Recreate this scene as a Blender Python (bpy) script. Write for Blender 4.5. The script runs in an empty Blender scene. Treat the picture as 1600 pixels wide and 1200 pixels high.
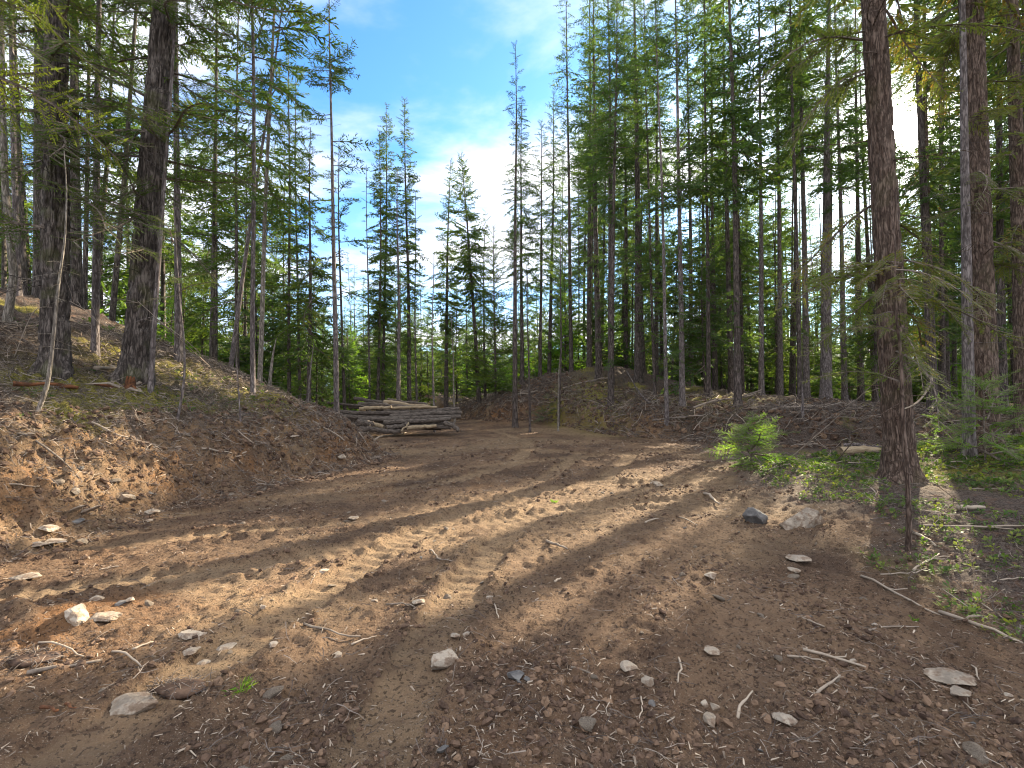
import bpy, math, random
import numpy as np
from math import radians, sin, cos, tan, pi

# ------------------------------------------------------------------ camera, sky, sun, exposure
F = 755.0                       # focal length in photograph pixels (1600 wide)
CAM = np.array([0.0, 0.0, 1.62])
PITCH = math.atan(20 / F)
SUN_AZ, SUN_EL = radians(39.2), radians(23.6)
SUN = np.array([sin(SUN_AZ) * cos(SUN_EL), cos(SUN_AZ) * cos(SUN_EL), sin(SUN_EL)])
sc = bpy.context.scene
cd = bpy.data.cameras.new("camera"); cd.sensor_width = 36; cd.lens = F / 1600 * 36
cd.clip_start = 0.05; cd.clip_end = 6000
cam = bpy.data.objects.new("camera", cd); sc.collection.objects.link(cam)
cam.location = CAM; cam.rotation_euler = (pi / 2 + PITCH, 0, 0); sc.camera = cam

sc.view_settings.view_transform = 'Standard'; sc.view_settings.look = 'None'
sc.view_settings.exposure = 1.9; sc.view_settings.gamma = 1
sc.cycles.max_bounces = 6; sc.cycles.diffuse_bounces = 3; sc.cycles.glossy_bounces = 2
sc.cycles.transmission_bounces = 3; sc.cycles.use_denoising = True
sc.cycles.sample_clamp_indirect = 6; sc.cycles.filter_width = 1.1

w = bpy.data.worlds.new("World"); sc.world = w; w.use_nodes = True
nt = w.node_tree; nt.nodes.clear()
def N(t, typ, **kw):
    n = t.nodes.new(typ)
    for k, v in kw.items():
        if k.startswith('i_'):
            n.inputs[k[2:].replace('_', ' ')].default_value = v
        else: setattr(n, k, v)
    return n
def math_(t, op, a, b=None, c=None, clamp=False):
    n = t.nodes.new('ShaderNodeMath'); n.operation = op; n.use_clamp = clamp
    for i, v in enumerate((a, b, c)):
        if v is None: continue
        if hasattr(v, 'links'): t.links.new(v, n.inputs[i])
        else: n.inputs[i].default_value = v
    return n.outputs[0]
def mixc(t, f, a, b, blend='MIX'):
    n = t.nodes.new('ShaderNodeMix'); n.data_type = 'RGBA'; n.blend_type = blend
    for s, v in (('Factor', f), ('A', a), ('B', b)):
        i = [q for q in n.inputs if q.name == s and (q.type == 'RGBA' if s != 'Factor' else q.type == 'VALUE')][0]
        if hasattr(v, 'links'): t.links.new(v, i)
        else: i.default_value = v if s == 'Factor' else (*v, 1)
    return [q for q in n.outputs if q.type == 'RGBA'][0]
def ramp(t, v, lo, hi):
    n = t.nodes.new('ShaderNodeMapRange'); n.interpolation_type = 'SMOOTHSTEP'
    t.links.new(v, n.inputs[0]); n.inputs[1].default_value = lo; n.inputs[2].default_value = hi
    return n.outputs[0]
def noise(t, vec, scale, detail=4, rough=.55, dist=0):
    n = t.nodes.new('ShaderNodeTexNoise')
    n.inputs['Scale'].default_value = scale; n.inputs['Detail'].default_value = detail
    n.inputs['Roughness'].default_value = rough; n.inputs['Distortion'].default_value = dist
    if vec is not None: t.links.new(vec, n.inputs['Vector'])
    return n.outputs['Fac']
sky = N(nt, 'ShaderNodeTexSky', sky_type='NISHITA', sun_disc=False)
sky.sun_elevation = SUN_EL; sky.sun_rotation = SUN_AZ; sky.air_density = 1.0; sky.dust_density = 0.6; sky.ozone_density = 1.6
tc = N(nt, 'ShaderNodeTexCoord')
sep = N(nt, 'ShaderNodeSeparateXYZ'); nt.links.new(tc.outputs['Generated'], sep.inputs[0])
zz = math_(nt, 'ADD', math_(nt, 'MAXIMUM', sep.outputs[2], 0.0), 0.22)
cb = N(nt, 'ShaderNodeCombineXYZ')
nt.links.new(math_(nt, 'DIVIDE', sep.outputs[0], zz), cb.inputs[0]); nt.links.new(math_(nt, 'DIVIDE', sep.outputs[1], zz), cb.inputs[1])
mp = N(nt, 'ShaderNodeMapping'); mp.inputs['Scale'].default_value = (0.8, 1.5, 1); mp.inputs['Location'].default_value = (3.1, 0.6, 0); mp.inputs['Rotation'].default_value = (0, 0, radians(-22))
nt.links.new(cb.outputs[0], mp.inputs[0])
back = ramp(nt, math_(nt, 'SUBTRACT', sep.outputs[2], math_(nt, 'MULTIPLY', sep.outputs[1], .8)), .05, .7)      # unseen cloud added overhead and behind as neutral fill light
cl = ramp(nt, math_(nt, 'ADD', noise(nt, mp.outputs[0], 1.15, 7, .55, .35), math_(nt, 'MULTIPLY', back, .11)), .37, .62)
# the aureole the real sky has round the sun
dt = N(nt, 'ShaderNodeVectorMath', operation='DOT_PRODUCT'); nt.links.new(tc.outputs['Generated'], dt.inputs[0]); dt.inputs[1].default_value = SUN
dmax = math_(nt, 'MAXIMUM', dt.outputs['Value'], 0.0)
glow1 = math_(nt, 'POWER', dmax, 24.0); glow2 = math_(nt, 'POWER', dmax, 900.0); glow3 = math_(nt, 'POWER', dmax, 4000.0)
cl2 = math_(nt, 'MAXIMUM', cl, math_(nt, 'MULTIPLY', glow1, 0.85), clamp=True)
horiz = ramp(nt, sep.outputs[2], .45, .0)
cl3 = math_(nt, 'MAXIMUM', cl2, math_(nt, 'MULTIPLY', horiz, 0.45), clamp=True)
skyt = mixc(nt, 1.0, sky.outputs[0], (0.50, 0.88, 1.24), 'MULTIPLY')
cloudc = mixc(nt, glow1, (4.9, 5.0, 5.3), (9.0, 8.4, 7.8))
col = mixc(nt, cl3, skyt, cloudc)
gsum = math_(nt, 'ADD', math_(nt, 'MULTIPLY', glow2, 30.0), math_(nt, 'MULTIPLY', glow3, 400.0))
gcol = mixc(nt, 1.0, (1.0, .93, .82), (0, 0, 0), 'ADD')
vm = N(nt, 'ShaderNodeVectorMath', operation='SCALE'); nt.links.new(gcol, vm.inputs[0]); nt.links.new(gsum, vm.inputs['Scale'])
col = mixc(nt, 1.0, col, vm.outputs[0], 'ADD')
bg = N(nt, 'ShaderNodeBackground'); bg.inputs['Strength'].default_value = 0.088
nt.links.new(col, bg.inputs['Color'])
wo = N(nt, 'ShaderNodeOutputWorld'); nt.links.new(bg.outputs[0], wo.inputs[0])

sl = bpy.data.lights.new("sun", 'SUN'); sl.energy = 5.0; sl.angle = radians(0.55); sl.color = (1.0, .85, .62)
so = bpy.data.objects.new("sun", sl); sc.collection.objects.link(so)
so.rotation_euler = (pi / 2 - SUN_EL, 0, pi - SUN_AZ)
so.location = (30, 40, 40)

# ------------------------------------------------------------------ helpers
rng = np.random.default_rng(7)
_tab = np.random.default_rng(3).random((256, 256))
def vnoise(x, y):
    xi = np.floor(x).astype(int); yi = np.floor(y).astype(int); fx = x - xi; fy = y - yi
    fx = fx * fx * (3 - 2 * fx); fy = fy * fy * (3 - 2 * fy)
    a = _tab[xi & 255, yi & 255]; b = _tab[(xi + 1) & 255, yi & 255]; c = _tab[xi & 255, (yi + 1) & 255]; d = _tab[(xi + 1) & 255, (yi + 1) & 255]
    return (a * (1 - fx) + b * fx) * (1 - fy) + (c * (1 - fx) + d * fx) * fy
def fbm(x, y, f=1.0, o=4, g=.5):
    s = 0; a = 1; t = 0
    for k in range(o):
        s = s + a * (vnoise(x * f + 17.3 * k, y * f + 9.1 * k) - .5); t += a; a *= g; f *= 2.03
    return s / t * 2
def sst(a, b, x):
    t = np.clip((x - a) / (b - a), 0, 1); return t * t * (3 - 2 * t)

def ray(px, py):
    u = (px - 800) / F; v = (600 - py) / F
    d = np.array([u, cos(PITCH) - v * sin(PITCH), sin(PITCH) + v * cos(PITCH)]); return d
def at(px, py, Y):
    d = ray(px, py); return CAM + d * (Y / d[1])

# ---- terrain
LB = np.array([[0, -5.6], [3, -5.2], [4.6, -4.95], [6.7, -4.9], [9.3, -4.2], [11.5, -3.5], [12.8, -3.3], [13.8, -3.9], [16, -6.6], [20, -9.5], [26, -11.5], [40, -14], [400, -40]])
RB = np.array([[-60, 70], [-14, 60], [-7.5, 44], [-4.2, 34], [-1.2, 27.5], [2.2, 25.5], [4.0, 20.5], [7.3, 17.0], [9.4, 14.6], [12, 13.2], [20, 11.5], [60, 6]])
TRK = []
def spline(pts, n=40):
    P = np.array(pts, float); t = np.arange(len(P)); tt = np.linspace(0, len(P) - 1, n)
    out = []
    for q in tt:
        i = min(int(q), len(P) - 2); f = q - i
        p0 = P[max(i - 1, 0)]; p1 = P[i]; p2 = P[i + 1]; p3 = P[min(i + 2, len(P) - 1)]
        out.append(.5 * ((2 * p1) + (-p0 + p2) * f + (2 * p0 - 5 * p1 + 4 * p2 - p3) * f * f + (-p0 + 3 * p1 - 3 * p2 + p3) * f ** 3))
    return np.array(out)
# tracks left by a tracked machine: (x, y) on the ground, half width
for pts, hw in (([(-.75, .8), (-.62, 2.2), (-.5, 3.4), (-.25, 5), (.5, 7.2), (2.0, 10), (3.5, 14)], .20),
                ([(-2.2, 1.2), (-1.9, 2.5), (-1.7, 3.6), (-1.3, 5.2), (-.5, 7.2), (.8, 10), (2.0, 14)], .20),
                ([(-5, 3.4), (-3.6, 4.1), (-2.2, 4.8), (-.6, 6.0), (1.0, 7.0), (3.4, 7.6)], .22),
                ([(-5, 4.9), (-3.6, 5.6), (-2.0, 6.3), (-.4, 7.6), (1.6, 8.9), (4.2, 9.4)], .22),
                ([(-4.5, 6.6), (-3.0, 7.6), (-1.2, 9.2), (0, 12), (0.5, 17), (-1, 23)], .24),
                ([(-3.4, 8.6), (-1.6, 10.4), (1, 12.4), (4, 14), (7.2, 14.6)], .24)):
    TRK.append((spline([(*p,) for p in pts], 36), hw))
def track_field(x, y):
    """depth and cleat pattern of the tracks"""
    dep = np.zeros_like(x); berm = np.zeros_like(x); inside = np.zeros_like(x)
    m = (x > -6) & (x < 8) & (y > .5) & (y < 24)
    xs, ys = x[m], y[m]
    dd = np.zeros(xs.shape); bb = np.zeros(xs.shape); ii = np.zeros(xs.shape)
    for P, hw in TRK:
        best = np.full(xs.shape, 9.0); arc = np.zeros(xs.shape); s = 0
        for a, b in zip(P[:-1], P[1:]):
            ab = b - a; L = np.hypot(*ab)
            t = np.clip(((xs - a[0]) * ab[0] + (ys - a[1]) * ab[1]) / (L * L), 0, 1)
            d = np.hypot(xs - a[0] - t * ab[0], ys - a[1] - t * ab[1])
            k = d < best; best = np.where(k, d, best); arc = np.where(k, s + t * L, arc); s += L
        fade = .5 + .5 * sst(.25, .6, vnoise(xs * .9 + hw * 90, ys * .9 + 5))
        ins = (1 - sst(hw * .85, hw * 1.05, best)) * fade
        fade = fade * (.45 + .55 * sst(.2, .6, vnoise(xs * 3.1, ys * 3.1 + 40))); dd = np.maximum(dd, ins * (.020 + .018 * sst(.0, 1.0, .5 + .5 * np.cos(arc * 2 * pi / .17))))
        bb = np.maximum(bb, np.exp(-((best + .03 * np.sin(arc * 23) - hw * 1.2) / .06) ** 2) * fade)
        ii = np.maximum(ii, ins)
    dep[m] = dd; berm[m] = bb; inside[m] = ii
    return dep, berm, inside
def base_height(x, y):
    xb = np.interp(y, LB[:, 0], LB[:, 1]); wob = fbm(x, y, .45, 3) * .5
    d = xb - x + wob * .6
    Fh = np.interp(d, [-.3, 0, .5, 1, 2, 3, 5, 8, 12, 20, 40], [0, .05, .62, 1.02, 1.42, 1.78, 2.65, 3.7, 4.9, 6.0, 7.0])
    face = sst(-.1, .3, d) * (1 - sst(1.3, 2.4, d)); Fh = Fh + face * ((.5 - np.abs(fbm(x, y + 3, 1.6, 4))) * .30 - .10)
    back = 1 - .62 * sst(11.5, 19, y + .12 * x) - .25 * sst(19, 45, y)
    left = Fh * back
    # front-to-back foot of the left bank near the camera
    left = left * (1 - .35 * sst(3.6, 1.0, y))
    rb = np.interp(x, RB[:, 0], RB[:, 1]); e = y - rb + fbm(x, y, .5, 3) * .7 - .0
    Rh = np.interp(e, [-.4, 0, .6, 1.2, 2.5, 6, 12, 20, 40, 120], [0, .06, .6, .95, 1.12, 1.5, 1.7, 1.5, .5, -3])
    Rh = Rh * (.35 + .65 * sst(-5.5, 1.0, x)) * (1 - .35 * sst(8, 20, x))
    knoll = 1.55 * np.exp(-(((x - 5.6) / 5.0) ** 2 + ((y - 29.5) / 4.2) ** 2))
    knoll = knoll + .75 * np.exp(-(((x - 1.0) / 3.0) ** 2 + ((y - 31.5) / 3.0) ** 2))
    trackup = 1.5 * sst(30, 46, y) * np.exp(-((x + 7 + (y - 36) * .1) / 6) ** 2)
    right = .28 * sst(3.2, 5.2, x + .25 * (y - 6) * (y < 6) + fbm(x, y, .7, 2) * .5) * sst(13, 8, y) + .55 * sst(6.8, 10.5, x) * sst(16, 9, y)
    fl = fbm(x, y, .12, 3) * .35 * sst(16, 40, np.hypot(x, y))
    return left + Rh + knoll + trackup + right + fl, d, e
def bankness(d, e, x, y):
    lb = sst(-.15, .35, d); rbk = sst(-.1, .3, e)
    return lb, rbk
def height(x, y, fine=True):
    x = np.asarray(x, float); y = np.asarray(y, float)
    h, d, e = base_height(x, y)
    lb, rbk = bankness(d, e, x, y)
    rough = np.clip(lb + rbk, 0, 1)
    veg = sst(3.4, 4.6, x + fbm(x, y, .9, 2) * .6) * (1 - rough)
    h = h + fbm(x, y, .9, 3) * (.035 + .15 * rough) + fbm(x + 40, y, 3.1, 3) * (.014 + .055 * rough + .03 * veg)
    if fine:
        dep, berm, ins = track_field(x, y)
        rid = np.abs(fbm(x, y + 50, 7.5, 3))
        h = h + (fbm(x, y, 11, 4) * .026 + np.maximum(fbm(x + 5, y, 19, 2), .12) * .05 + (.5 - rid) * .034 * sst(.42, .7, vnoise(x * 1.3, y * 1.3 + 8))) * (1 - .75 * ins) * (1 + 2.6 * rough)
        h = h - dep + berm * .042 * (1 + fbm(x, y, 9, 2))
        # heap of dug soil at the near left corner
        h = h + .16 * np.exp(-(((x + 3.35) / .55) ** 2 + ((y - 3.35) / .35) ** 2)) * (1 + .4 * fbm(x, y, 6, 3))
    return h
def hz(x, y): return float(height(np.array([x]), np.array([y]))[0])
def ground(px, py, far=70):
    d = ray(px, py); ts = np.concatenate([np.arange(1.2, 12, .02), np.arange(12, far, .08)])
    P = CAM + d[None] * ts[:, None]
    k = np.nonzero(P[:, 2] < height(P[:, 0], P[:, 1]))[0]
    if len(k) == 0: return None
    p = P[k[0]]; return np.array([p[0], p[1], hz(p[0], p[1])])

def mk(name, V, Q, mats, midx=None, tint=None, zone=None, parent=None, smooth=True, loc=None):
    me = bpy.data.meshes.new(name); V = np.asarray(V, np.float32).reshape(-1, 3)
    if loc is not None: V = V - np.asarray(loc, np.float32)
    Q = np.asarray(Q, np.int32); nq = len(Q); k = Q.shape[1]
    me.vertices.add(len(V)); me.vertices.foreach_set('co', V.ravel())
    me.loops.add(nq * k); me.loops.foreach_set('vertex_index', Q.ravel())
    me.polygons.add(nq); me.polygons.foreach_set('loop_start', np.arange(0, nq * k, k, dtype=np.int32))
    me.polygons.foreach_set('loop_total', np.full(nq, k, np.int32))
    if midx is not None: me.polygons.foreach_set('material_index', np.asarray(midx, np.int32))
    me.polygons.foreach_set('use_smooth', np.full(nq, smooth, bool))
    for m in (mats if isinstance(mats, (list, tuple)) else [mats]): me.materials.append(m)
    if tint is not None:
        a = me.attributes.new('tint', 'FLOAT', 'POINT'); a.data.foreach_set('value', np.asarray(tint, np.float32))
    if zone is not None:
        a = me.attributes.new('zone', 'FLOAT_COLOR', 'POINT'); a.data.foreach_set('color', np.asarray(zone, np.float32).ravel())
    me.update(calc_edges=True)
    o = bpy.data.objects.new(name, me); sc.collection.objects.link(o)
    if loc is not None and parent is None: o.location = loc
    if parent is not None: o.parent = parent
    return o
def tag(o, label=None, cat=None, group=None, kind=None):
    if label: o['label'] = label
    if cat: o['category'] = cat
    if group: o['group'] = group
    if kind: o['kind'] = kind
    return o
def empty(name, loc, label, cat, group=None):
    o = bpy.data.objects.new(name, None); sc.collection.objects.link(o); o.location = loc; o.empty_display_size = .2
    return tag(o, label, cat, group)

class Buf:
    """collects quads with a material index and a tint"""
    def __init__(s): s.V = []; s.Q = []; s.M = []; s.T = []; s.n = 0
    def add(s, V, Q, m=0, t=.5):
        V = np.asarray(V); Q = np.asarray(Q)
        s.V.append(V); s.Q.append(Q + s.n); s.n += len(V)
        s.M.append(np.full(len(Q), m) if np.isscalar(m) else m)
        s.T.append(np.full(len(V), t) if np.isscalar(t) else t)
    def make(s, name, mats, **kw):
        if not s.V: return None
        return mk(name, np.concatenate(s.V), np.concatenate(s.Q), mats, np.concatenate(s.M), np.concatenate(s.T), **kw)
def tube(P, R, k=6, cap=True, tw=0.0):
    P = np.asarray(P, float); n = len(P); R = np.broadcast_to(np.asarray(R, float), (n,))
    T = np.gradient(P, axis=0); T /= np.linalg.norm(T, axis=1)[:, None] + 1e-9
    ref = np.array([0, 0, 1.]) if abs(T[n // 2][2]) < .8 else np.array([1., 0, 0])
    A = np.cross(T, ref); A /= np.linalg.norm(A, axis=1)[:, None] + 1e-9; B = np.cross(T, A)
    th = np.arange(k) * 2 * pi / k + tw
    V = P[:, None] + R[:, None, None] * (np.cos(th)[None, :, None] * A[:, None] + np.sin(th)[None, :, None] * B[:, None])
    V = V.reshape(-1, 3)
    i = np.arange(n - 1)[:, None] * k; j = np.arange(k)[None]; j2 = (j + 1) % k
    Q = np.stack([i + j, i + j2, i + k + j2, i + k + j], -1).reshape(-1, 4)
    if cap:
        V = np.concatenate([V, P[:1], P[-1:]]); c0 = n * k; c1 = c0 + 1; o = (n - 1) * k
        ev = np.arange(0, k - 1, 2)
        q = [[c0, (a + 2) % k, a + 1, a] for a in ev] + [[c1, o + a, o + a + 1, o + (a + 2) % k] for a in ev]
        if k % 2: q += [[c0, 0, k - 1, k - 1], ] if False else []
        Q = np.concatenate([Q, np.array(q)])
    return V, Q

# ------------------------------------------------------------------ materials
def newmat(name):
    m = bpy.data.materials.new(name); m.use_nodes = True; t = m.node_tree; t.nodes.clear()
    out = N(t, 'ShaderNodeOutputMaterial'); b = N(t, 'ShaderNodeBsdfPrincipled')
    b.inputs['Roughness'].default_value = .9; b.inputs['Specular IOR Level'].default_value = .25
    t.links.new(b.outputs[0], out.inputs[0]); return m, t, b, out
def bump(t, b, h, strength, dist):
    n = N(t, 'ShaderNodeBump'); n.inputs['Strength'].default_value = strength; n.inputs['Distance'].default_value = dist
    t.links.new(h, n.inputs['Height']); t.links.new(n.outputs[0], b.inputs['Normal'])
def objc(t, scale=(1, 1, 1)):
    c = N(t, 'ShaderNodeTexCoord'); m = N(t, 'ShaderNodeMapping'); m.inputs['Scale'].default_value = scale
    t.links.new(c.outputs['Object'], m.inputs[0]); return m.outputs[0]
def attr(t, n='tint'):
    a = N(t, 'ShaderNodeAttribute'); a.attribute_name = n; return a
def mat_bark(name, dark, light, moss=0.0, sc_=1.0, strength=.8):
    m, t, b, _ = newmat(name)
    v = objc(t, (9 * sc_, 9 * sc_, 1.7 * sc_)); n1 = noise(t, v, 2.2, 6, .65, .6)
    nz_ = N(t, 'ShaderNodeTexNoise'); nz_.inputs['Scale'].default_value = 1.3; nz_.inputs['Detail'].default_value = 5; t.links.new(v, nz_.inputs['Vector'])
    ad = N(t, 'ShaderNodeVectorMath', operation='MULTIPLY_ADD'); t.links.new(nz_.outputs['Color'], ad.inputs[0]); ad.inputs[1].default_value = (1.6, 1.6, 1.6); t.links.new(v, ad.inputs[2]); v = ad.outputs[0]
    vo = N(t, 'ShaderNodeTexVoronoi'); vo.feature = 'DISTANCE_TO_EDGE'; t.links.new(v, vo.inputs['Vector']); vo.inputs['Scale'].default_value = 1.6
    cr = ramp(t, vo.outputs['Distance'], 0.0, .22)
    c = mixc(t, ramp(t, n1, .35, .68), dark, light)
    c = mixc(t, math_(t, 'MULTIPLY', math_(t, 'SUBTRACT', 1.0, cr), .7), c, tuple(q * .3 for q in dark))
    v2 = objc(t); n2 = noise(t, v2, 3.0, 5, .6)
    c = mixc(t, math_(t, 'MULTIPLY', ramp(t, n2, .55, .75), .5), c, (light[0] * 1.35, light[1] * 1.4, light[2] * 1.42))
    if moss: c = mixc(t, math_(t, 'MULTIPLY', ramp(t, noise(t, v2, 1.7, 5), .52, .62), moss), c, (.10, .11, .03))
    t.links.new(c, b.inputs['Base Color'])
    h = math_(t, 'ADD', math_(t, 'MULTIPLY', cr, .7), math_(t, 'MULTIPLY', n1, .8))
    bump(t, b, h, strength, .02); return m
def mat_leaf(name, c1, c2, c3, trans=.4, gloss=.35):
    m, t, b, out = newmat(name); a = attr(t).outputs['Fac']
    c = mixc(t, ramp(t, a, 0, .6), c1, c2); c = mixc(t, ramp(t, a, .6, 1), c, c3)
    v = objc(t); c = mixc(t, math_(t, 'MULTIPLY', ramp(t, noise(t, v, .9, 3), .4, .7), .45), c, tuple(q * .62 for q in c2))
    b.inputs['Roughness'].default_value = .6; b.inputs['Specular IOR Level'].default_value = gloss
    t.links.new(c, b.inputs['Base Color'])
    tr = N(t, 'ShaderNodeBsdfTranslucent'); t.links.new(mixc(t, 1.0, c, (1.25, 1.35, .55), 'MULTIPLY'), tr.inputs[0])
    mx = N(t, 'ShaderNodeMixShader'); mx.inputs[0].default_value = trans
    t.links.new(b.outputs[0], mx.inputs[1]); t.links.new(tr.outputs[0], mx.inputs[2]); t.links.new(mx.outputs[0], out.inputs[0]); return m
def mat_simple(name, c1, c2, scale=8, stretch=(1, 1, 1), st=.5, dist=.01, tintc=None, rough=.9):
    m, t, b, _ = newmat(name); v = objc(t, stretch); n = noise(t, v, scale, 7, .65)
    c = mixc(t, ramp(t, n, .35, .66), c1, c2)
    if tintc: c = mixc(t, attr(t).outputs['Fac'], c, tintc)
    b.inputs['Roughness'].default_value = rough
    t.links.new(c, b.inputs['Base Color']); bump(t, b, n, st, dist); return m
M_fir = mat_bark('fir_bark', (.06, .048, .043), (.22, .185, .165), .35)
M_cedar = mat_bark('cedar_bark', (.085, .055, .042), (.24, .175, .14), .12, 1.3)
M_pole = mat_bark('grey_bark', (.13, .105, .10), (.30, .26, .25), .0, 1.2, .5)
M_stand = mat_bark('stand_bark', (.07, .055, .05), (.21, .17, .155), .1, 1.0, .6)
M_pale = mat_bark('pale_bark', (.20, .17, .14), (.42, .37, .32), .2, 1.4, .4)
L_fir = mat_leaf('fir_needles', (.055, .10, .025), (.095, .15, .035), (.20, .21, .045), .45)
L_stand = mat_leaf('stand_needles', (.06, .11, .05), (.095, .155, .05), (.17, .20, .055), .5)
L_cedar = mat_leaf('cedar_sprays', (.10, .14, .05), (.17, .19, .06), (.28, .15, .05), .5)
L_young = mat_leaf('young_needles', (.10, .22, .035), (.19, .34, .05), (.34, .42, .07), .55)
L_under = mat_leaf('understory_leaves', (.07, .12, .035), (.115, .165, .04), (.21, .22, .05), .5)
M_twig = mat_simple('twig_wood', (.10, .075, .06), (.24, .20, .17), 20)
M_dead = mat_simple('weathered_wood', (.12, .092, .072), (.27, .225, .185), 14, (1, 1, 1), .6, .006, (.44, .36, .28))
M_litter = mat_simple('matted_litter', (.048, .038, .034), (.14, .112, .10), 14, (1, 1, 1), .4, .006, (.40, .33, .27))
M_rock = mat_simple('stone', (.20, .165, .13), (.42, .35, .275), 9, (1, 1, 1), 1.0, .03, (.50, .43, .35))
def soil_stain(m):
    t = m.node_tree; b = [n for n in t.nodes if n.type == 'BSDF_PRINCIPLED'][0]; src = b.inputs['Base Color'].links[0].from_socket
    c = mixc(t, math_(t, 'MULTIPLY', ramp(t, noise(t, objc(t), 13, 6, .7), .46, .60), .7), src, (.15, .09, .055)); t.links.new(c, b.inputs['Base Color'])
soil_stain(M_rock)
M_rockd = mat_simple('dark_stone', (.09, .085, .085), (.2, .19, .18), 8, (1, 1, 1), .6, .01)
M_clod = mat_simple('soil_clods', (.05, .031, .023), (.15, .095, .065), 12, (1, 1, 1), .8, .01, (.24, .155, .10))
M_chip = mat_simple('wood_chips', (.10, .07, .05), (.24, .18, .135), 20, (1, 1, 1), .4, .004, (.50, .41, .32))
M_loggrey = mat_simple('log_bark_grey', (.05, .04, .035), (.20, .165, .14), 5, (1.2, 7, 7), .8, .015)
M_logtan = mat_simple('peeled_log_wood', (.26, .19, .12), (.44, .35, .24), 5, (.8, 7, 7), .4, .006)
M_logend = mat_simple('cut_log_end', (.14, .10, .07), (.32, .24, .16), 9, (1, 1, 1), .4, .005)
M_rot = mat_simple('rotten_red_wood', (.06, .03, .018), (.22, .09, .04), 8, (1, 1, 1), .9, .02)

L_yel = mat_leaf('yellow_green_sprays', (.12, .17, .03), (.20, .24, .04), (.30, .28, .06), .5)
L_cover = mat_leaf('cover_leaves', (.06, .115, .028), (.12, .19, .04), (.28, .30, .065), .45)
def mat_ground():
    m, t, b, _ = newmat('soil'); v = objc(t); z = attr(t, 'zone'); s = N(t, 'ShaderNodeSeparateColor'); t.links.new(z.outputs['Color'], s.inputs[0])
    n1 = noise(t, v, .8, 5, .6, .4); n2 = noise(t, v, 6, 6, .7); n3 = noise(t, v, 38, 5, .7); n4 = noise(t, v, 130, 3, .6)
    c = mixc(t, ramp(t, n1, .35, .65), (.155, .098, .064), (.265, .172, .108))
    c = mixc(t, math_(t, 'MULTIPLY', ramp(t, noise(t, v, .45, 6, .7, .6), .46, .62), .75), c, (.085, .057, .044))
    c = mixc(t, math_(t, 'MULTIPLY', ramp(t, n2, .50, .72), .8), c, (.08, .048, .033))
    c = mixc(t, math_(t, 'MULTIPLY', s.outputs[2], ramp(t, noise(t, v, 2.1, 5, .65), .38, .66)), c, (.28, .14, .062))
    pack_sun_col = mixc(t, ramp(t, n3, .35, .7), (.28, .19, .115), (.47, .335, .205))  # packed soil colour, made paler to brighten the sunlit ground too
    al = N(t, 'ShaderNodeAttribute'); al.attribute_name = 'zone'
    c = mixc(t, math_(t, 'MULTIPLY', al.outputs['Alpha'], ramp(t, n2, .75, .40)), c, pack_sun_col)
    c = mixc(t, math_(t, 'MULTIPLY', ramp(t, n3, .52, .60), .8), c, (.036, .022, .016))
    c = mixc(t, math_(t, 'MULTIPLY', ramp(t, n4, .60, .70), .75), c, (.46, .36, .27))
    lit = mixc(t, ramp(t, n3, .38, .62), (.045, .032, .027), (.16, .125, .105))
    lit = mixc(t, math_(t, 'MULTIPLY', ramp(t, n2, .5, .7), .6), lit, (.22, .115, .07))
    lit = mixc(t, math_(t, 'MULTIPLY', ramp(t, n4, .56, .68), .6), lit, (.34, .29, .25))
    c = mixc(t, s.outputs[0], c, lit)
    mo = mixc(t, ramp(t, n3, .35, .65), (.12, .12, .025), (.36, .31, .06))
    c = mixc(t, math_(t, 'MULTIPLY', s.outputs[1], ramp(t, n2, .32, .52)), c, mo)
    t.links.new(c, b.inputs['Base Color']); b.inputs['Roughness'].default_value = .95; b.inputs['Specular IOR Level'].default_value = .15
    h = math_(t, 'ADD', n3, math_(t, 'MULTIPLY', n4, .45)); h = math_(t, 'ADD', h, math_(t, 'MULTIPLY', n2, .6)); bump(t, b, h, 1.0, .04); return m
M_ground = mat_ground()

# ------------------------------------------------------------------ ground sheet
def axis(parts):
    out = [parts[0][0]]
    for a, b, s0, s1 in parts:
        x = a
        while x < b - 1e-6:
            f = (x - a) / (b - a); x += s0 * (s1 / s0) ** f; out.append(min(x, b))
    return np.array(sorted(set(out)))
gx = axis([(-900, -60, 120, 8), (-60, -14, 6, .4), (-14, -6, .3, .07), (-6, 6, .03, .03), (6, 14, .07, .3), (14, 70, .4, 6), (70, 900, 8, 120)])
gy = axis([(-300, -10, 60, 4), (-10, 1.2, 1.5, .08), (1.2, 5, .02, .026), (5, 14, .03, .075), (14, 32, .08, .2), (32, 90, .3, 5), (90, 1500, 8, 160)])
X, Y = np.meshgrid(gx, gy); xx, yy = X.ravel(), Y.ravel()
zzv = height(xx, yy)
_, dL, eR = base_height(xx, yy); dep, berm, ins = track_field(xx, yy)
n_edge = fbm(xx, yy, 1.6, 4) * .5
rawL = sst(.0, .3, dL) * (1 - sst(1.2, 2.0, dL + n_edge * 1.6)); rawR = sst(-.1, .2, eR) * (1 - sst(.9, 1.5, eR + n_edge))
litter = np.clip(sst(.9, 1.8, dL + n_edge * 1.6) + sst(.7, 1.3, eR + n_edge), 0, 1)
vegz = sst(3.5, 4.5, xx + n_edge * 1.0 - .25 * np.clip(yy - 8, 0, 9) + .3 * np.clip(5.2 - yy, 0, 2))
litter = np.clip(np.maximum(litter, vegz * .95), 0, 1)
litter = np.maximum(litter, sst(-3, .5, -yy))
moss = litter * np.clip(sst(.12, .45, fbm(xx + 30, yy, .55, 4)) * .8, 0, 1)
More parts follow.
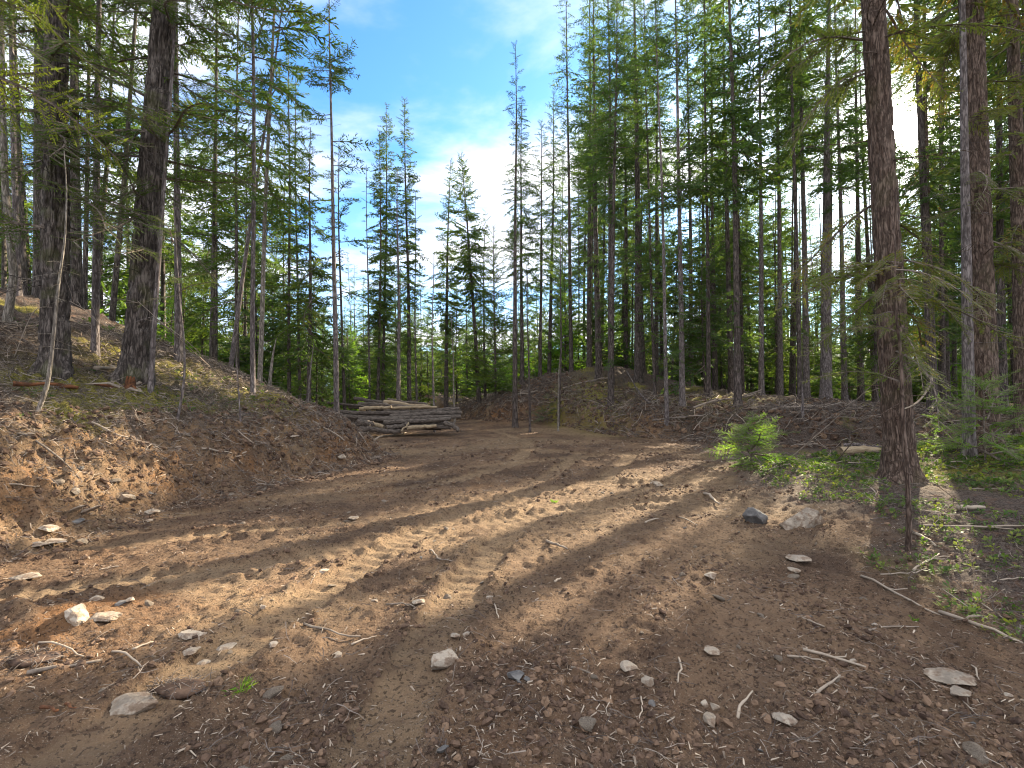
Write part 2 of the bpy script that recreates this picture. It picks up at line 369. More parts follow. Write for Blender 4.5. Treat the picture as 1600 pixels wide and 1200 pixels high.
def blob(px, py, rx, ry):
    g = ground(px, py)
    if g is None: print('miss', px, py); return 0 * xx
    return np.exp(-(((xx - g[0]) / rx) ** 2 + ((yy - g[1]) / ry) ** 2) * 1.2)
for px, py, rx, ry in ((935, 625, 1.3, 3.5), (1125, 625, 2, 2.5), (1250, 618, 3, 3), (1500, 735, 1.6, .9), (1580, 722, 1.2, .7), (110, 655, .5, .35), (110, 600, .9, .5), (180, 545, 1, .8), (290, 585, .9, .9), (410, 615, .9, 1.0), (870, 640, .6, 2)):
    moss = np.maximum(moss, blob(px, py, rx, ry) * .95)
red = np.clip(rawL * .95 + rawR * .65 + .35 * sst(.1, .5, fbm(xx + 9, yy, .5, 3)) * (xx < 1.5) + np.exp(-(((xx + 3.35) / .8) ** 2 + ((yy - 3.35) / .6) ** 2)), 0, 1)
pack_sun = np.maximum(ins, sst(.05, .4, fbm(xx, yy + 77, .35, 3)) * .7)
for px, py, rx, ry in ((820, 800, 1.6, 1.5), (650, 850, 1.6, 1.0), (420, 930, 1.3, .9), (700, 900, .7, .7)): pack_sun = np.maximum(pack_sun, blob(px, py, rx, ry) * .95 * sst(-.5, .1, fbm(xx + 3, yy, 1.9, 4)))  # painted sun: paler sandy soil over the sunlit patches, beyond the packed tracks
pack_sun = np.clip(pack_sun, 0, 1)
zone = np.stack([litter, moss, red, pack_sun], 1)
nx, ny = len(gx), len(gy); i = np.arange(ny - 1)[:, None] * nx; j = np.arange(nx - 1)[None]
Q = np.stack([i + j, i + j + 1, i + nx + j + 1, i + nx + j], -1).reshape(-1, 4)
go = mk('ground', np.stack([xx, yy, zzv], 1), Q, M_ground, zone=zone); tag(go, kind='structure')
print('ground', nx, ny)

# far hills seen through the trunks
def hills():
    xs = np.linspace(-2600, 2600, 120); V = []; 
    for k, (yk, hk) in enumerate(((1500, -12), (1700, 60), (2000, 190), (2500, 230))):
        V.append(np.stack([xs, np.full_like(xs, yk) + fbm(xs, xs * 0 + k, .004, 3) * 90, hk * (1 + .35 * fbm(xs, xs * 0 + 3, .0012, 4)) * (1 if k else 1) - 4], 1))
    n = len(xs); V = np.concatenate(V); i = np.arange(3)[:, None] * n; j = np.arange(n - 1)[None]
    Qh = np.stack([i + j, i + j + 1, i + n + j + 1, i + n + j], -1).reshape(-1, 4)
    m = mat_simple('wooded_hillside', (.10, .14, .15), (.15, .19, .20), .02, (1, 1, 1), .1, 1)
    tag(mk('hills', V, Qh, m), kind='structure')
hills()

# ------------------------------------------------------------------ sunlit gaps: shafts in the canopy that let sun reach the ground
SH = []
for px, py, r in ((800, 795, 1.0), (880, 800, .8), (720, 812, .8), (640, 838, .6), (560, 850, .55), (480, 862, .5), (720, 890, .42), (650, 905, .36), (590, 925, .3),
                  (450, 905, .4), (360, 900, .4), (400, 965, .32), (320, 970, .3), (250, 985, .25), (500, 940, .28), (60, 915, .4), (30, 800, .3), (150, 865, .4), (1030, 905, .22), (980, 915, .2),
                  (75, 655, .42), (180, 700, .35), (240, 720, .3), (120, 690, .3), (300, 590, .5), (230, 560, .6), (380, 615, .4), (130, 500, .6), (40, 470, .7), (850, 676, .35), (1125, 622, .8), (580, 738, .25),
                  (1530, 735, .5), (1480, 745, .35), (1520, 880, .3), (1560, 860, .3), (1360, 810, .2)):
    g = ground(px, py)
    if g is not None: SH.append((*g, r * 1.1))
SH.append((0, 0, 1.62, .8))
for q in ((-5.0, 6.2, 4.2, .9), (-4.6, 6.4, 6.0, .6), (-5.8, 9.0, 4.0, .7)): SH.append(q)
g = ground(1175, 728); SH.append((g[0], g[1], g[2] + .5, 1.4))
SH = np.array(SH)
def in_shaft(P, pad):
    P = np.atleast_2d(P); out = np.zeros(len(P), bool)
    D = P[:, None] - SH[None, :, :3]; s = D @ SUN
    perp = np.linalg.norm(D - s[..., None] * SUN, axis=2)
    pad = np.broadcast_to(np.asarray(pad), (len(P),))
    return ((s > 0) & (perp < SH[None, :, 3] + pad[:, None])).any(1)

# ------------------------------------------------------------------ branch templates (length 1 along +x, up +z)
def rhomb(p, d, side, L, wd):
    return [p, p + d * L * .45 + side * wd, p + d * L, p + d * L * .45 - side * wd]
def unit(v): return v / (np.linalg.norm(v) + 1e-9)
def tmpl(kind, seed):
    r = np.random.default_rng(seed); b = Buf()
    lod0 = kind in ('cedar0', 'fir0'); dead = kind == 'dead'
    droop = {'fir': -.16, 'cedar0': -.55, 'fir0': -.2, 'dead': -.12, 'bush': -.05, 'upfir': .12}[kind]
    def cen(t): return np.array([t, .05 * sin(t * 5 + seed), droop * t * t + .08 * t])
    ts = np.linspace(0, 1, 5 if not lod0 else 8)
    P = np.array([cen(t) for t in ts]); V, Qd = tube(P, np.linspace(.014, .003, len(ts)) * (1 if not dead else .7), 3, False); b.add(V, Qd, 1, .3)
    F_ = []; tt = []
    if dead:
        for k in range(5):
            t = r.uniform(.25, .95); s = r.choice([-1, 1]); d = unit(np.array([.6, s * r.uniform(.5, 1), r.uniform(-.5, .1)])); L = r.uniform(.12, .3)
            V, Qd = tube([cen(t), cen(t) + d * L * .5 + [0, 0, .01], cen(t) + d * L], [.005, .004, .002], 3, False); b.add(V, Qd, 1, .3)
        return np.concatenate(b.V), np.concatenate(b.Q), np.concatenate(b.M), np.concatenate(b.T)
    n = {'fir': 15, 'upfir': 13, 'bush': 13, 'cedar0': 18, 'fir0': 18}[kind]
    for k in range(n):
        for s in (-1, 1):
            t = (k + r.uniform(0, 1)) / n * .86 + .14
            if r.random() < .12: continue
            p = cen(t); L = (.36 - .24 * t) * r.uniform(.7, 1.25) * (1.1 if kind == 'bush' else 1)
            ang = radians(r.uniform(38, 66)); d = unit(np.array([cos(ang), s * sin(ang), r.uniform(-.35, .12) - (.3 if kind == 'cedar0' else 0)]))
            roll = r.normal(0, .5); up = unit(np.array([r.normal(0, .3), r.normal(0, .3), 1])); side = unit(np.cross(d, up))
            if not lod0:
                m = 4
                for q in range(m):
                    f = q / m; pp = p + d * L * f
                    dd = unit(d + r.normal(0, .28, 3)); sd = unit(np.cross(dd, unit(r.normal(0, 1, 3) + [0, 0, .8])))
                    F_.append(rhomb(pp, dd, sd, L * r.uniform(.38, .6), r.uniform(.010, .019) * (1.7 if kind == 'bush' else 1))); tt.append(r.uniform(0, 1))
                # needles along the stem itself
                dd = unit(np.array([1, r.normal(0, .5), r.normal(.1, .4)])); F_.append(rhomb(p, dd, unit(np.cross(dd, r.normal(0, 1, 3))), .12, .014)); tt.append(r.uniform(0, 1))
            else:
                V, Qd = tube([p, p + d * L], [.0035, .0012], 3, False); b.add(V, Qd, 1, .4)
                m = 13
                for q in range(m):
                    f = (q + .5) / m; pp = p + d * L * f + np.array([0, 0, -.10 * L * f * f])
                    for s2 in (-1, 1):
                        a2 = unit(d + side * s2 * (1.0 if kind == 'cedar0' else 1.3) + r.normal(0, .16, 3))
                        l2 = L * (.21 if kind == 'cedar0' else .15) * (1.1 - f * .7) * r.uniform(.7, 1.2)
                        F_.append(rhomb(pp, a2, unit(np.cross(a2, up + r.normal(0, .35, 3))), l2, l2 * .10 + .0012)); tt.append(r.uniform(0, 1))
                F_.append(rhomb(p + d * L * .8, d, side, L * .3, .006)); tt.append(.5)
    V = np.array(F_).reshape(-1, 3); Qd = np.arange(len(V)).reshape(-1, 4); b.add(V, Qd, 0, np.repeat(np.array(tt), 4))
    return np.concatenate(b.V), np.concatenate(b.Q), np.concatenate(b.M), np.concatenate(b.T)
T_ = {k: [tmpl(k, 11 * i + 5) for i in range(5)] for k in ('fir', 'upfir', 'bush', 'cedar0', 'fir0', 'dead')}

def branches(buf, kind, P, az, el, L, r, bend=None, tint=None, thick=1.0):
    """place templates: start points P (n,3), azimuth, elevation, length"""
    P = np.asarray(P, float); n = len(P); var = r.integers(0, 5, n); roll = r.normal(0, .35, n)
    for k in range(5):
        idx = np.nonzero(var == k)[0]
        if len(idx) == 0: continue
        V, Qd, Mi, Tt = T_[kind][k]
        ca, sa, ce, se = np.cos(az[idx]), np.sin(az[idx]), np.cos(el[idx]), np.sin(el[idx])
        xa = np.stack([ca * ce, sa * ce, se], 1); ya = np.stack([-sa, ca, 0 * ca], 1); za = np.cross(xa, ya)
        cr, sr = np.cos(roll[idx])[:, None], np.sin(roll[idx])[:, None]; y2 = ya * cr + za * sr; z2 = za * cr - ya * sr
        R = np.stack([xa, y2, z2], 1) * L[idx][:, None, None]
        W = np.einsum('vj,njk->nvk', V, R) + P[idx][:, None]
        m = len(V); QQ = Qd[None] + (np.arange(len(idx)) * m)[:, None, None]
        tn = np.clip(Tt[None] * .55 + (r.random(len(idx)) if tint is None else tint[idx])[:, None] * .45, 0, 1)
        buf.add(W.reshape(-1, 3), QQ.reshape(-1, 4), np.tile(Mi, len(idx)), tn.ravel())

def trunk_path(b, top, n=14, wob=.05, r=None, bend=None):
    t = np.linspace(0, 1, n); P = b[None] + (top - b)[None] * t[:, None]
    H = np.linalg.norm(top - b)
    ph = r.uniform(0, 6, 4)
    P[:, 0] += wob * (np.sin(t * 4 + ph[0]) - sin(ph[0]) * (1 - t) + .4 * np.sin(t * 11 + ph[1]) * t) * np.minimum(t * 4, 1)
    P[:, 1] += wob * (np.sin(t * 3.3 + ph[2]) - sin(ph[2]) * (1 - t)) * np.minimum(t * 4, 1)
    if bend is not None:
        for k, (tb, dx) in enumerate(bend): P[:, 0] += dx * np.exp(-((t - tb) / .06) ** 2)
    return t, P
def big_trunk(b, top, r0, r1, r, furrow=.03, flare=.7, nz=220, k=72, Hvis=9.0):
    """thick near trunk with real bark furrows"""
    H = np.linalg.norm(top - b); t = np.concatenate([np.linspace(-.04, min(1, Hvis / H), nz), np.linspace(min(1, Hvis / H), 1, 16)[1:]])
    z = t * H; P = b[None] + (top - b)[None] * t[:, None]
    R = r0 + (r1 - r0) * np.clip(t, 0, 1) ** .85; fl = flare * r0 * np.exp(-np.maximum(z, 0) / .22)
    th = np.arange(k) * 2 * pi / k; TH, Z = np.meshgrid(th, z)
    lob = .5 + .5 * np.cos(TH * 5 + 1.7 * np.sin(TH * 2 + r0 * 9)) 
    u = TH / (2 * pi) * round(2 * pi * r0 / .055); wrap = 256
    nn = np.abs(vnoise(u + .8 * fbm(u * .5, Z, .9, 2), Z * 2.6) - .5) * 2
    n2 = fbm(np.cos(TH) * 4 + 9, np.sin(TH) * 4 + Z * 7, 2, 3)
    blend = 1
    RR = R[:, None] + fl[:, None] * (.35 + .8 * lob) + furrow * (sst(0, .55, nn) - .5) * blend + n2 * furrow * .35
    V = P[:, None] + np.stack([np.cos(TH) * RR, np.sin(TH) * RR, 0 * TH], -1)
    V = V.reshape(-1, 3); n = len(z)
    i = np.arange(n - 1)[:, None] * k; j = np.arange(k)[None]; j2 = (j + 1) % k
    return V, np.stack([i + j, i + j2, i + k + j2, i + k + j], -1).reshape(-1, 4)

def conifer(base, top, r0, start, rad, nb, label, r, bark, leaf, kind='fir', cat='conifer', name='pine_tree', group=None, near=False,
            dead=14, deadL=.9, cull=True, bend=None, wob=.06, profile='cone', nodes=None, top_r=.012, extra=None, seg=8, el0=-18, el1=38, furrow=.045, tufts=0):
    base = np.asarray(base, float); top = np.asarray(top, float); H = np.linalg.norm(top - base)
    root = empty(name, base, label, cat, group)
    t, P = trunk_path(base, top, 16, wob, r, bend)
    if nodes is not None:
        P = spline(nodes, 20); t = np.linspace(0, 1, 20); H = np.linalg.norm(P[-1] - P[0])
    tb = Buf()
    if near: V, Qd = big_trunk(base, top, r0, top_r, r, furrow); t, P = np.linspace(0, 1, 16), base + (top - base) * np.linspace(0, 1, 16)[:, None]
    else:
        tt = np.concatenate([[-.02, 0, .012, .03], t[1:]]); PP = np.stack([np.interp(tt, t, P[:, c]) for c in range(3)], 1); PP[0] = P[0] - (P[1] - P[0]) / (t[1]) * .02
        R = r0 + (top_r - r0) * np.clip(tt, 0, 1) ** .9; R[:3] *= (1.5, 1.28, 1.1); V, Qd = tube(PP, R, seg, False)
    tb.add(V, Qd, 0)
    pos = lambda s: np.stack([np.interp(s, t, P[:, c]) for c in range(3)], 1)
    if dead:
        s = r.uniform(min(.06, start * .4), max(start * 1.1, .1), dead); L = r.uniform(.35, 1, dead) * deadL; az = r.uniform(0, 2 * pi, dead); el = r.uniform(-.5, .25, dead)
        branches(tb, 'dead', pos(s), az, el, L, r)
    tb.M = [m * 0 for m in tb.M]
    tr = tb.make('trunk', bark, parent=root, loc=base)
    cb_ = Buf(); el0 += r.uniform(-14, 8); el1 += r.uniform(-22, 8); rad *= r.uniform(.85, 1.15)
    if nb:
        s = start + (1 - start) * (np.arange(nb) + r.uniform(0, 1, nb)) / nb; s = np.minimum(s, .995); q = (s - start) / (1 - start)
        if profile == 'cone': Lp = np.minimum(1, .55 + q * 2.2) * (1 - q) ** .62
        elif profile == 'column': Lp = np.minimum(1, .5 + q * 3) * (1 - q) ** .35 * (.75 + .25 * np.sin(q * 17 + r.uniform(0, 6)))
        elif profile == 'full': Lp = (1 - q) ** .8
        elif profile == 'tuft': Lp = .5 + .5 * np.abs(np.sin(q * 6))
        L = rad * Lp * r.uniform(.5, 1.2, nb) + .2
        az = np.arange(nb) * 2.39996 + r.normal(0, .5, nb); el = np.radians(el0 + (el1 - el0) * q ** 1.3 + r.normal(0, 15, nb))
        Pb = pos(s)
        keep = np.ones(nb, bool)
        # bare gaps on one side, as crowding leaves them
        keep &= r.random(nb) > .30 * (.5 + .5 * np.sin(s * r.uniform(18, 40) + r.uniform(0, 6))); gap = r.uniform(0, 2 * pi); keep &= ~((np.cos(az - gap) > .72) & (r.random(nb) < .45))
        if cull:
            mid = Pb + np.stack([np.cos(az) * np.cos(el), np.sin(az) * np.cos(el), np.sin(el)], 1) * (L * .55)[:, None]
            keep &= ~in_shaft(mid, L * .27)
        branches(cb_, kind, Pb[keep], az[keep], el[keep], L[keep], r)
    if tufts:
        s = r.uniform(.10, max(start + .12, .3), tufts); az = r.uniform(0, 2 * pi, tufts); L = r.uniform(.35, 1.05, tufts); el = r.uniform(-.7, .35, tufts); Pb = pos(s)
        mid = Pb + np.stack([np.cos(az), np.sin(az), 0 * az], 1) * (L * .5)[:, None]; k = ~in_shaft(mid, L * .35) if cull else np.ones(tufts, bool)
        branches(cb_, kind, Pb[k], az[k], el[k], L[k], r)
    if extra is not None: extra(cb_, pos)
    if cb_.V: cb_.make('crown', [leaf, M_twig], parent=root, loc=base, smooth=False)
    return root

def treespec(bx, Y, tx, ty, H=None):
    """base at column bx and depth Y on the ground, axis through (tx,ty) at the same depth, height H metres (None: the tip is there)"""
    b = at(bx, 620, Y); b[2] = hz(b[0], b[1]); p = at(tx, ty, Y)
    if H: p = b + (p - b) / (p[2] - b[2]) * H
    return b, p

OCC = []            # trunks standing, for spacing the rest
def T(bx, Y, tx, ty, H, wpx, start, rad, nb, label, bark=M_stand, leaf=L_stand, **kw):
    b, p = treespec(bx, Y, tx, ty, H); OCC.append((b[0], b[1]))
    return conifer(b, p, wpx / F * Y / 2, start, rad, nb, label, rng, bark, leaf, **kw)

# ---- the large near trees
def boughs(kind, specs):
    def f(buf, pos):
        s, az, el, L = (np.array(c, float) for c in zip(*specs))
        k = ~in_shaft(pos(s) + np.stack([np.cos(np.radians(az)), np.sin(np.radians(az)), 0 * az], 1) * (L * .6)[:, None], .35 * L)
        branches(buf, kind, pos(s)[k], np.radians(az)[k], np.radians(el)[k], L[k], rng)
    return f
def auto(n, s0, s1, L0, L1, az0=0, az1=360, el0=-25, el1=10):
    return [(rng.uniform(s0, s1), rng.uniform(az0, az1), rng.uniform(el0, el1), rng.uniform(L0, L1)) for _ in range(n)]
T(85, 8.4, 88, 70, 24, 34, .34, 2.6, 90, 'thick dark furrowed fir with mossy foot, at the top of the left slope', M_fir, L_fir, near=True, name='fir_tree', cat='fir tree', kind='fir',
  dead=20, deadL=1.4, extra=boughs('fir0', auto(44, .10, .36, 1.2, 2.4)), top_r=.05)
T(212, 9.2, 252, 70, 25, 37, .36, 2.6, 90, 'thick leaning fir with deep bark ridges beside a thin stem on the left slope', M_fir, L_fir, near=True, name='fir_tree', cat='fir tree', kind='fir',
  dead=22, deadL=1.4, extra=boughs('fir0', auto(44, .10, .38, 1.1, 2.3) + [(.10, -60, -12, 1.6), (.11, -20, -14, 1.8), (.14, -70, -10, 1.5)]), top_r=.05)
T(1405, 7.6, 1368, 70, 20, 41, .42, 2.6, 60, 'broad stringy barked cedar with flared foot at the right edge of the clearing', M_cedar, L_cedar, near=True, name='cedar_tree', cat='cedar tree', kind='fir',
  dead=18, deadL=1.5, extra=boughs('cedar0', auto(16, .10, .42, .9, 1.9, el0=-35, el1=15) + auto(15, .11, .36, .9, 2.0, 130, 235, -35, 12) + auto(7, .11, .34, 1.0, 2.0, -50, 40, -35, 12)), top_r=.08, furrow=.022)
T(1537, 9.3, 1519, 70, 23, 37, .40, 2.6, 60, 'broad brown barked cedar near the right margin behind the young fir', M_cedar, L_cedar, near=True, name='cedar_tree', cat='cedar tree', kind='fir',
  dead=16, deadL=1.6, extra=boughs('cedar0', auto(20, .10, .42, 1.0, 2.1, el0=-35, el1=15)), top_r=.10, furrow=.022)
T(1512, 9.0, 1508, 330, 14, 17, .45, 1.4, 30, 'pale grey slim trunk pressed against the broad right hand cedar', M_pole, L_cedar, kind='fir', name='cedar_tree', cat='cedar tree')

S = lambda *a, **k: T(*a, **k)
b_ = np.array([-6.9, 5.6, 0]); b_[2] = hz(*b_[:2]); OCC.append((b_[0], b_[1]))
conifer(b_, b_ + [.1, 0, 18], .13, .5, 1.8, 50, 'young cedar at the left edge whose yellow green boughs hang into view', rng, M_fir, L_yel, name='cedar_tree', cat='cedar tree', dead=4,
        extra=boughs('fir0', [(rng.uniform(.24, .42), rng.uniform(-35, 60), rng.uniform(-30, 0), rng.uniform(1.2, 2.3)) for _ in range(12)]))
# left slope
lf = dict(leaf=L_fir, bark=M_fir)
S(6, 9.6, 10, 250, 14, 11, .45, 1.4, 40, 'pale slim trunk with a bowed foot at the left edge of the slope', M_pale, L_fir, bend=[(.08, .16)])
S(24, 12.5, 24, 300, 17, 9, .35, 1.5, 50, 'grey slim trunk second from the left edge behind the bowed one', M_pole, L_fir)
S(36, 14, 33, 300, 17, 8, .35, 1.6, 50, 'thin trunk third from the left edge in the hazy gap', **lf)
S(58, 13.5, 62, 250, 22, 17, .38, 2.0, 70, 'stout dark trunk just left of the mossy footed fir', **lf)
S(117, 14, 117, 70, 23, 16, .35, 2.0, 80, 'stout straight trunk right behind the mossy footed fir', **lf)
S(147, 9.8, 155, 70, 16, 11, .35, 1.4, 50, 'pale slim trunk between the two thick firs', M_pole, L_fir)
S(170, 15, 208, 70, 20, 9, .3, 1.8, 70, 'slim trunk tilting right between the two thick firs', **lf)
S(130, 17, 134, 100, 22, 8, .3, 1.8, 70, 'thin trunk behind the gap between the two thick firs', **lf)
S(278, 11.5, 277, 70, 20, 11, .30, 1.5, 70, 'straight slim trunk right of the leaning thick fir', M_pole, L_fir)
S(235, 9.0, 256, 200, 11, 8, .5, 1.0, 20, 'thin stem rising along the flank of the leaning thick fir', M_pole, L_fir)
S(355, 15, 388, 380, 14, 8, .5, 1.5, 40, 'slim tree tilting right on the crest of the left slope', M_pole, L_fir)
S(395, 11.3, 389, 70, 17, 8, .28, 1.35, 60, 'straight thin tree standing where the left slope flattens', M_pole, L_fir)
S(405, 14, 428, 110, 19, 8, .26, 1.9, 95, 'bushy fir with sunlit stem right beside the thin straight tree', M_pale, L_fir, profile='column')
S(330, 18, 335, 70, 24, 8, .26, 2.2, 80, 'slim fir behind the gap right of the leaning thick fir', **lf)
S(372, 17, 371, 200, 17, 7, .2, 2.0, 80, 'fir whose boughs spread behind the thin straight tree', **lf)
# centre left
S(453, 20, 450, 75, None, 7, .22, 1.6, 90, 'tall fir with a thin crown left of the bare tufted pole', M_stand, L_fir, profile='column')
S(470, 22, 462, 112, None, 6, .22, 1.5, 90, 'narrow fir second left of the bare tufted pole', M_stand, L_fir, profile='column')
S(482, 19, 486, 198, None, 9, .2, 1.9, 100, 'fir with drooping dark boughs just left of the tufted pole', M_stand, L_fir)
S(527, 17, 519, 60, 17.2, 10, .80, .9, 11, 'bare grey pole of a tree with a few tufts of needles near its top', M_pole, L_fir, kind='upfir', profile='tuft', dead=26, deadL=.6, extra=boughs('upfir', [(rng.uniform(.735, .80), rng.uniform(0, 360), rng.uniform(-30, 35), rng.uniform(.6, 1.25)) for _ in range(26)] + [(.675, 160, 10, 1.3), (.67, 200, -20, 1.1), (.62, 5, -5, 1.4), (.615, 20, -30, 1.1), (.57, 0, -10, 1.2)]))
S(540, 21, 529, 222, None, 6, .2, 2.5, 60, 'sparse fir with long thin boughs right behind the tufted pole', M_stand, L_fir)
S(578, 27, 575, 258, None, 4, .3, .5, 26, 'dead thin pole of a tree left of the paired spires', M_pole, L_stand)
S(598, 28, 603, 160, None, 6, .3, 1.15, 200, 'taller of the two paired spires left of the sky gap', M_stand, L_fir, kind='bush', tufts=40)
S(590, 27, 595, 205, None, 6, .3, 1.25, 170, 'shorter of the two paired spires left of the sky gap', M_stand, L_fir, kind='bush', tufts=40)
S(622, 22, 622, 262, None, 8, .4, 1.2, 60, 'slim trunk rising right behind the log pile', M_pole, L_stand)
S(640, 28, 633, 155, None, 8, .36, 1.2, 200, 'spire with rounded tufts at the left rim of the sky gap', M_stand, L_fir, kind='bush', tufts=40)
S(652, 29, 648, 300, None, 4, .5, .5, 18, 'dead bare spike beside the spire at the rim of the sky gap', M_pole, L_stand, dead=20, deadL=.5)
S(697, 33, 703, 250, None, 8, .3, 1.7, 190, 'dark fir in the middle of the sky gap, left of the bent one', M_stand, L_fir, kind='bush', tufts=40)
S(749, 32, 722, 240, None, 8, .42, 1.6, 170, 'fir tilting left over the track in the sky gap', M_stand, L_fir, kind='bush', tufts=40)
S(758, 34, 757, 330, None, 5, .3, 1.3, 60, 'short thin fir right of the tilted one in the sky gap', M_stand, L_fir)
S(679, 22, 677, 395, None, 4, .5, .7, 20, 'whip thin tree standing above the right end of the log pile', M_pole, L_stand)
S(711, 26, 703, 480, None, 4, .5, .8, 12, 'short pale whip by the start of the track', M_pale, L_stand)
S(805, 24, 804, 68, None, 9, .42, .8, 95, 'tall dark needle thin spire at the right rim of the sky gap', M_stand, L_stand, profile='column', dead=40, deadL=.7)
S(828, 22, 826, 400, None, 4, .5, .7, 20, 'whip thin tree right of the needle thin spire', M_stand, L_stand)
S(816, 30, 816, 150, None, 7, .3, 1.4, 187, 'pointed fir directly right of the needle thin spire', M_stand, L_stand)
S(844, 31, 845, 188, None, 6, .3, 1.4, 170, 'lower pointed fir in the first row right of the sky gap', M_stand, L_stand)
S(858, 33, 865, 143, None, 7, .34, 1.7, 187, 'rounded fir top just left of the tall dense crowns', M_stand, L_stand)
S(873, 24, 877, 350, None, 4, .5, .7, 20, 'whip thin tree on the near end of the knoll', M_stand, L_stand)
# right stand
rt = [(893, 30, 884, 75, 27, 7, 'left edge tree of the dense right stand'),
      (921, 30, 920, 100, 26, 9, 'slim tree rising from the left side of the knoll'),
      (936, 27, 929, 150, 25, 11, 'darker left tree of the pair on the knoll'),
      (955, 26, 950, 150, 25, 10, 'right tree of the pair on the knoll'),
      (978, 32, 975, 150, 27, 8, 'slim tree behind the knoll top'),
      (998, 26, 993, 70, 27, 14, 'thickest straight tree on the knoll'),
      (1025, 31, 1028, 150, 24, 9, 'tree behind the right shoulder of the knoll'),
      (1042, 19, 1032, 300, 19, 7, 'pale bowed trunk on the bank right of the knoll'),
      (1066, 20, 1060, 200, 21, 10, 'straight trunk beside the pale bowed one on the bank'),
      (1080, 27, 1076, 150, 25, 8, 'tree behind the straight bank trunk'),
      (1098, 34, 1096, 150, 26, 9, 'tree far back between the bank trunks'),
      (1118, 28, 1110, 75, 27, 9, 'tree with dark crown left of the stout double stem'),
      (1143, 24, 1132, 75, 26, 10, 'rear stem of the stout double stem above the sapling'),
      (1153, 19, 1143, 75, 23, 12, 'front stem of the stout double stem with a forked foot'),
      (1190, 22, 1186, 200, 24, 9, 'trunk between the double stem and the leaning pale one'),
      (1220, 24, 1213, 150, 24, 9, 'grey trunk right of the small clearing sapling'),
      (1260, 23, 1252, 100, 24, 11, 'dark trunk left of the stout grey one'),
      (1290, 21, 1294, 100, 24, 17, 'stout grey trunk left of the broad cedar'),
      (1320, 24, 1308, 150, 25, 9, 'tree just right of the stout grey trunk'),
      (1345, 26, 1338, 150, 25, 10, 'tree showing left of the broad cedar trunk'),
      (1457, 15.5, 1441, 100, 22, 15, 'stout trunk between the two broad cedars'),
      (1474, 22, 1470, 200, 24, 8, 'thin trunk between the two broad cedars'),
      (1567, 15, 1562, 150, 22, 12, 'trunk right of the second broad cedar'),
      (1593, 13, 1596, 200, 20, 13, 'dark trunk cut by the right edge of the photo')]
for k, (bx, Yd, tx, ty, H, wp, lab) in enumerate(rt):
    pale = 'pale' in lab or 'grey' in lab
    kd, pf = [('fir', 'cone'), ('upfir', 'column'), ('upfir', 'cone'), ('bush', 'column')][int(rng.integers(0, 4))]
    S(bx, Yd, tx, ty, H, wp, rng.uniform(.22, .46), rng.uniform(1.6, 2.3), 150, lab, M_pole if pale else M_stand, L_stand, name='conifer_tree', dead=24, deadL=1.1, tufts=30, kind=kd, profile=pf)
# front saplings and whips
def whip(nodes, wpx, Yd, label, bark, leaf=L_fir, n=0, kind='fir0', L=(.4, .8), dead=10, name='sapling', s0=.4):
    g = ground(*nodes[0]) if Yd is None else None
    Y0 = g[1] if g is not None else Yd
    P = [at(a, b, Y0 + .02 * k) for k, (a, b) in enumerate(nodes)]
    P[0][2] = hz(P[0][0], P[0][1]) - .03
    ex = boughs(kind, [(rng.uniform(s0, 1), rng.uniform(0, 360), rng.uniform(-20, 25), rng.uniform(*L)) for _ in range(n)]) if n else None
    return conifer(P[0], P[-1], wpx / F * Y0 / 2, .5, 1, 0, label, rng, bark, leaf, nodes=P, dead=dead, deadL=.6, extra=ex, name=name, cat='sapling', top_r=.004)
whip([(57, 645), (74, 600), (83, 530), (92, 440), (101, 375), (104, 300), (100, 235)], 7, None, 'pale bare sapling bowed at its foot in front of the mossy footed fir', M_pale, dead=14)
whip([(277, 655), (287, 600), (288, 540), (281, 470), (276, 400), (272, 330)], 4.5, None, 'thin grey whip rising from the middle of the left slope', M_pole, n=7, dead=14)
whip([(376, 655), (372, 600), (368, 540)], 3, None, 'short thin whip on the bank left of the straight thin tree', M_pole)
whip([(478, 635), (484, 590), (491, 530)], 5, 15.5, 'short leaning stem above the tip of the left bank', M_pole)
whip([(418, 604), (425, 565), (432, 528)], 8, 15, 'broken pale snag tilting right behind the left slope', M_pale, dead=4, name='snag')
whip([(1419, 862), (1420, 800), (1416, 720), (1410, 640), (1408, 560), (1398, 470), (1399, 390), (1392, 300)], 9, None, 'slender brown crooked cedar in front of the broad cedar', M_cedar, L_cedar, n=14, kind='cedar0', L=(.4, 1.0), dead=16, s0=.42)
whip([(1014, 633), (1000, 615), (985, 590), (975, 572)], 4, 21, 'thin dead stem tilting left on the slope of the knoll', M_pole, dead=6, name='snag')
whip([(1113, 612), (1106, 590), (1098, 565)], 4, 23, 'short curved dead stem behind the mossy bank', M_pole, dead=4, name='snag')
whip([(872, 628), (873, 590), (875, 555)], 3.5, 22, 'short pale whip at the left foot of the knoll', M_pale, dead=4)
whip([(1254, 645), (1254, 620), (1253, 592)], 6, 15.6, 'short broken stub on the bank left of the broad cedar', M_pole, dead=2, name='snag')
print('named trees done')

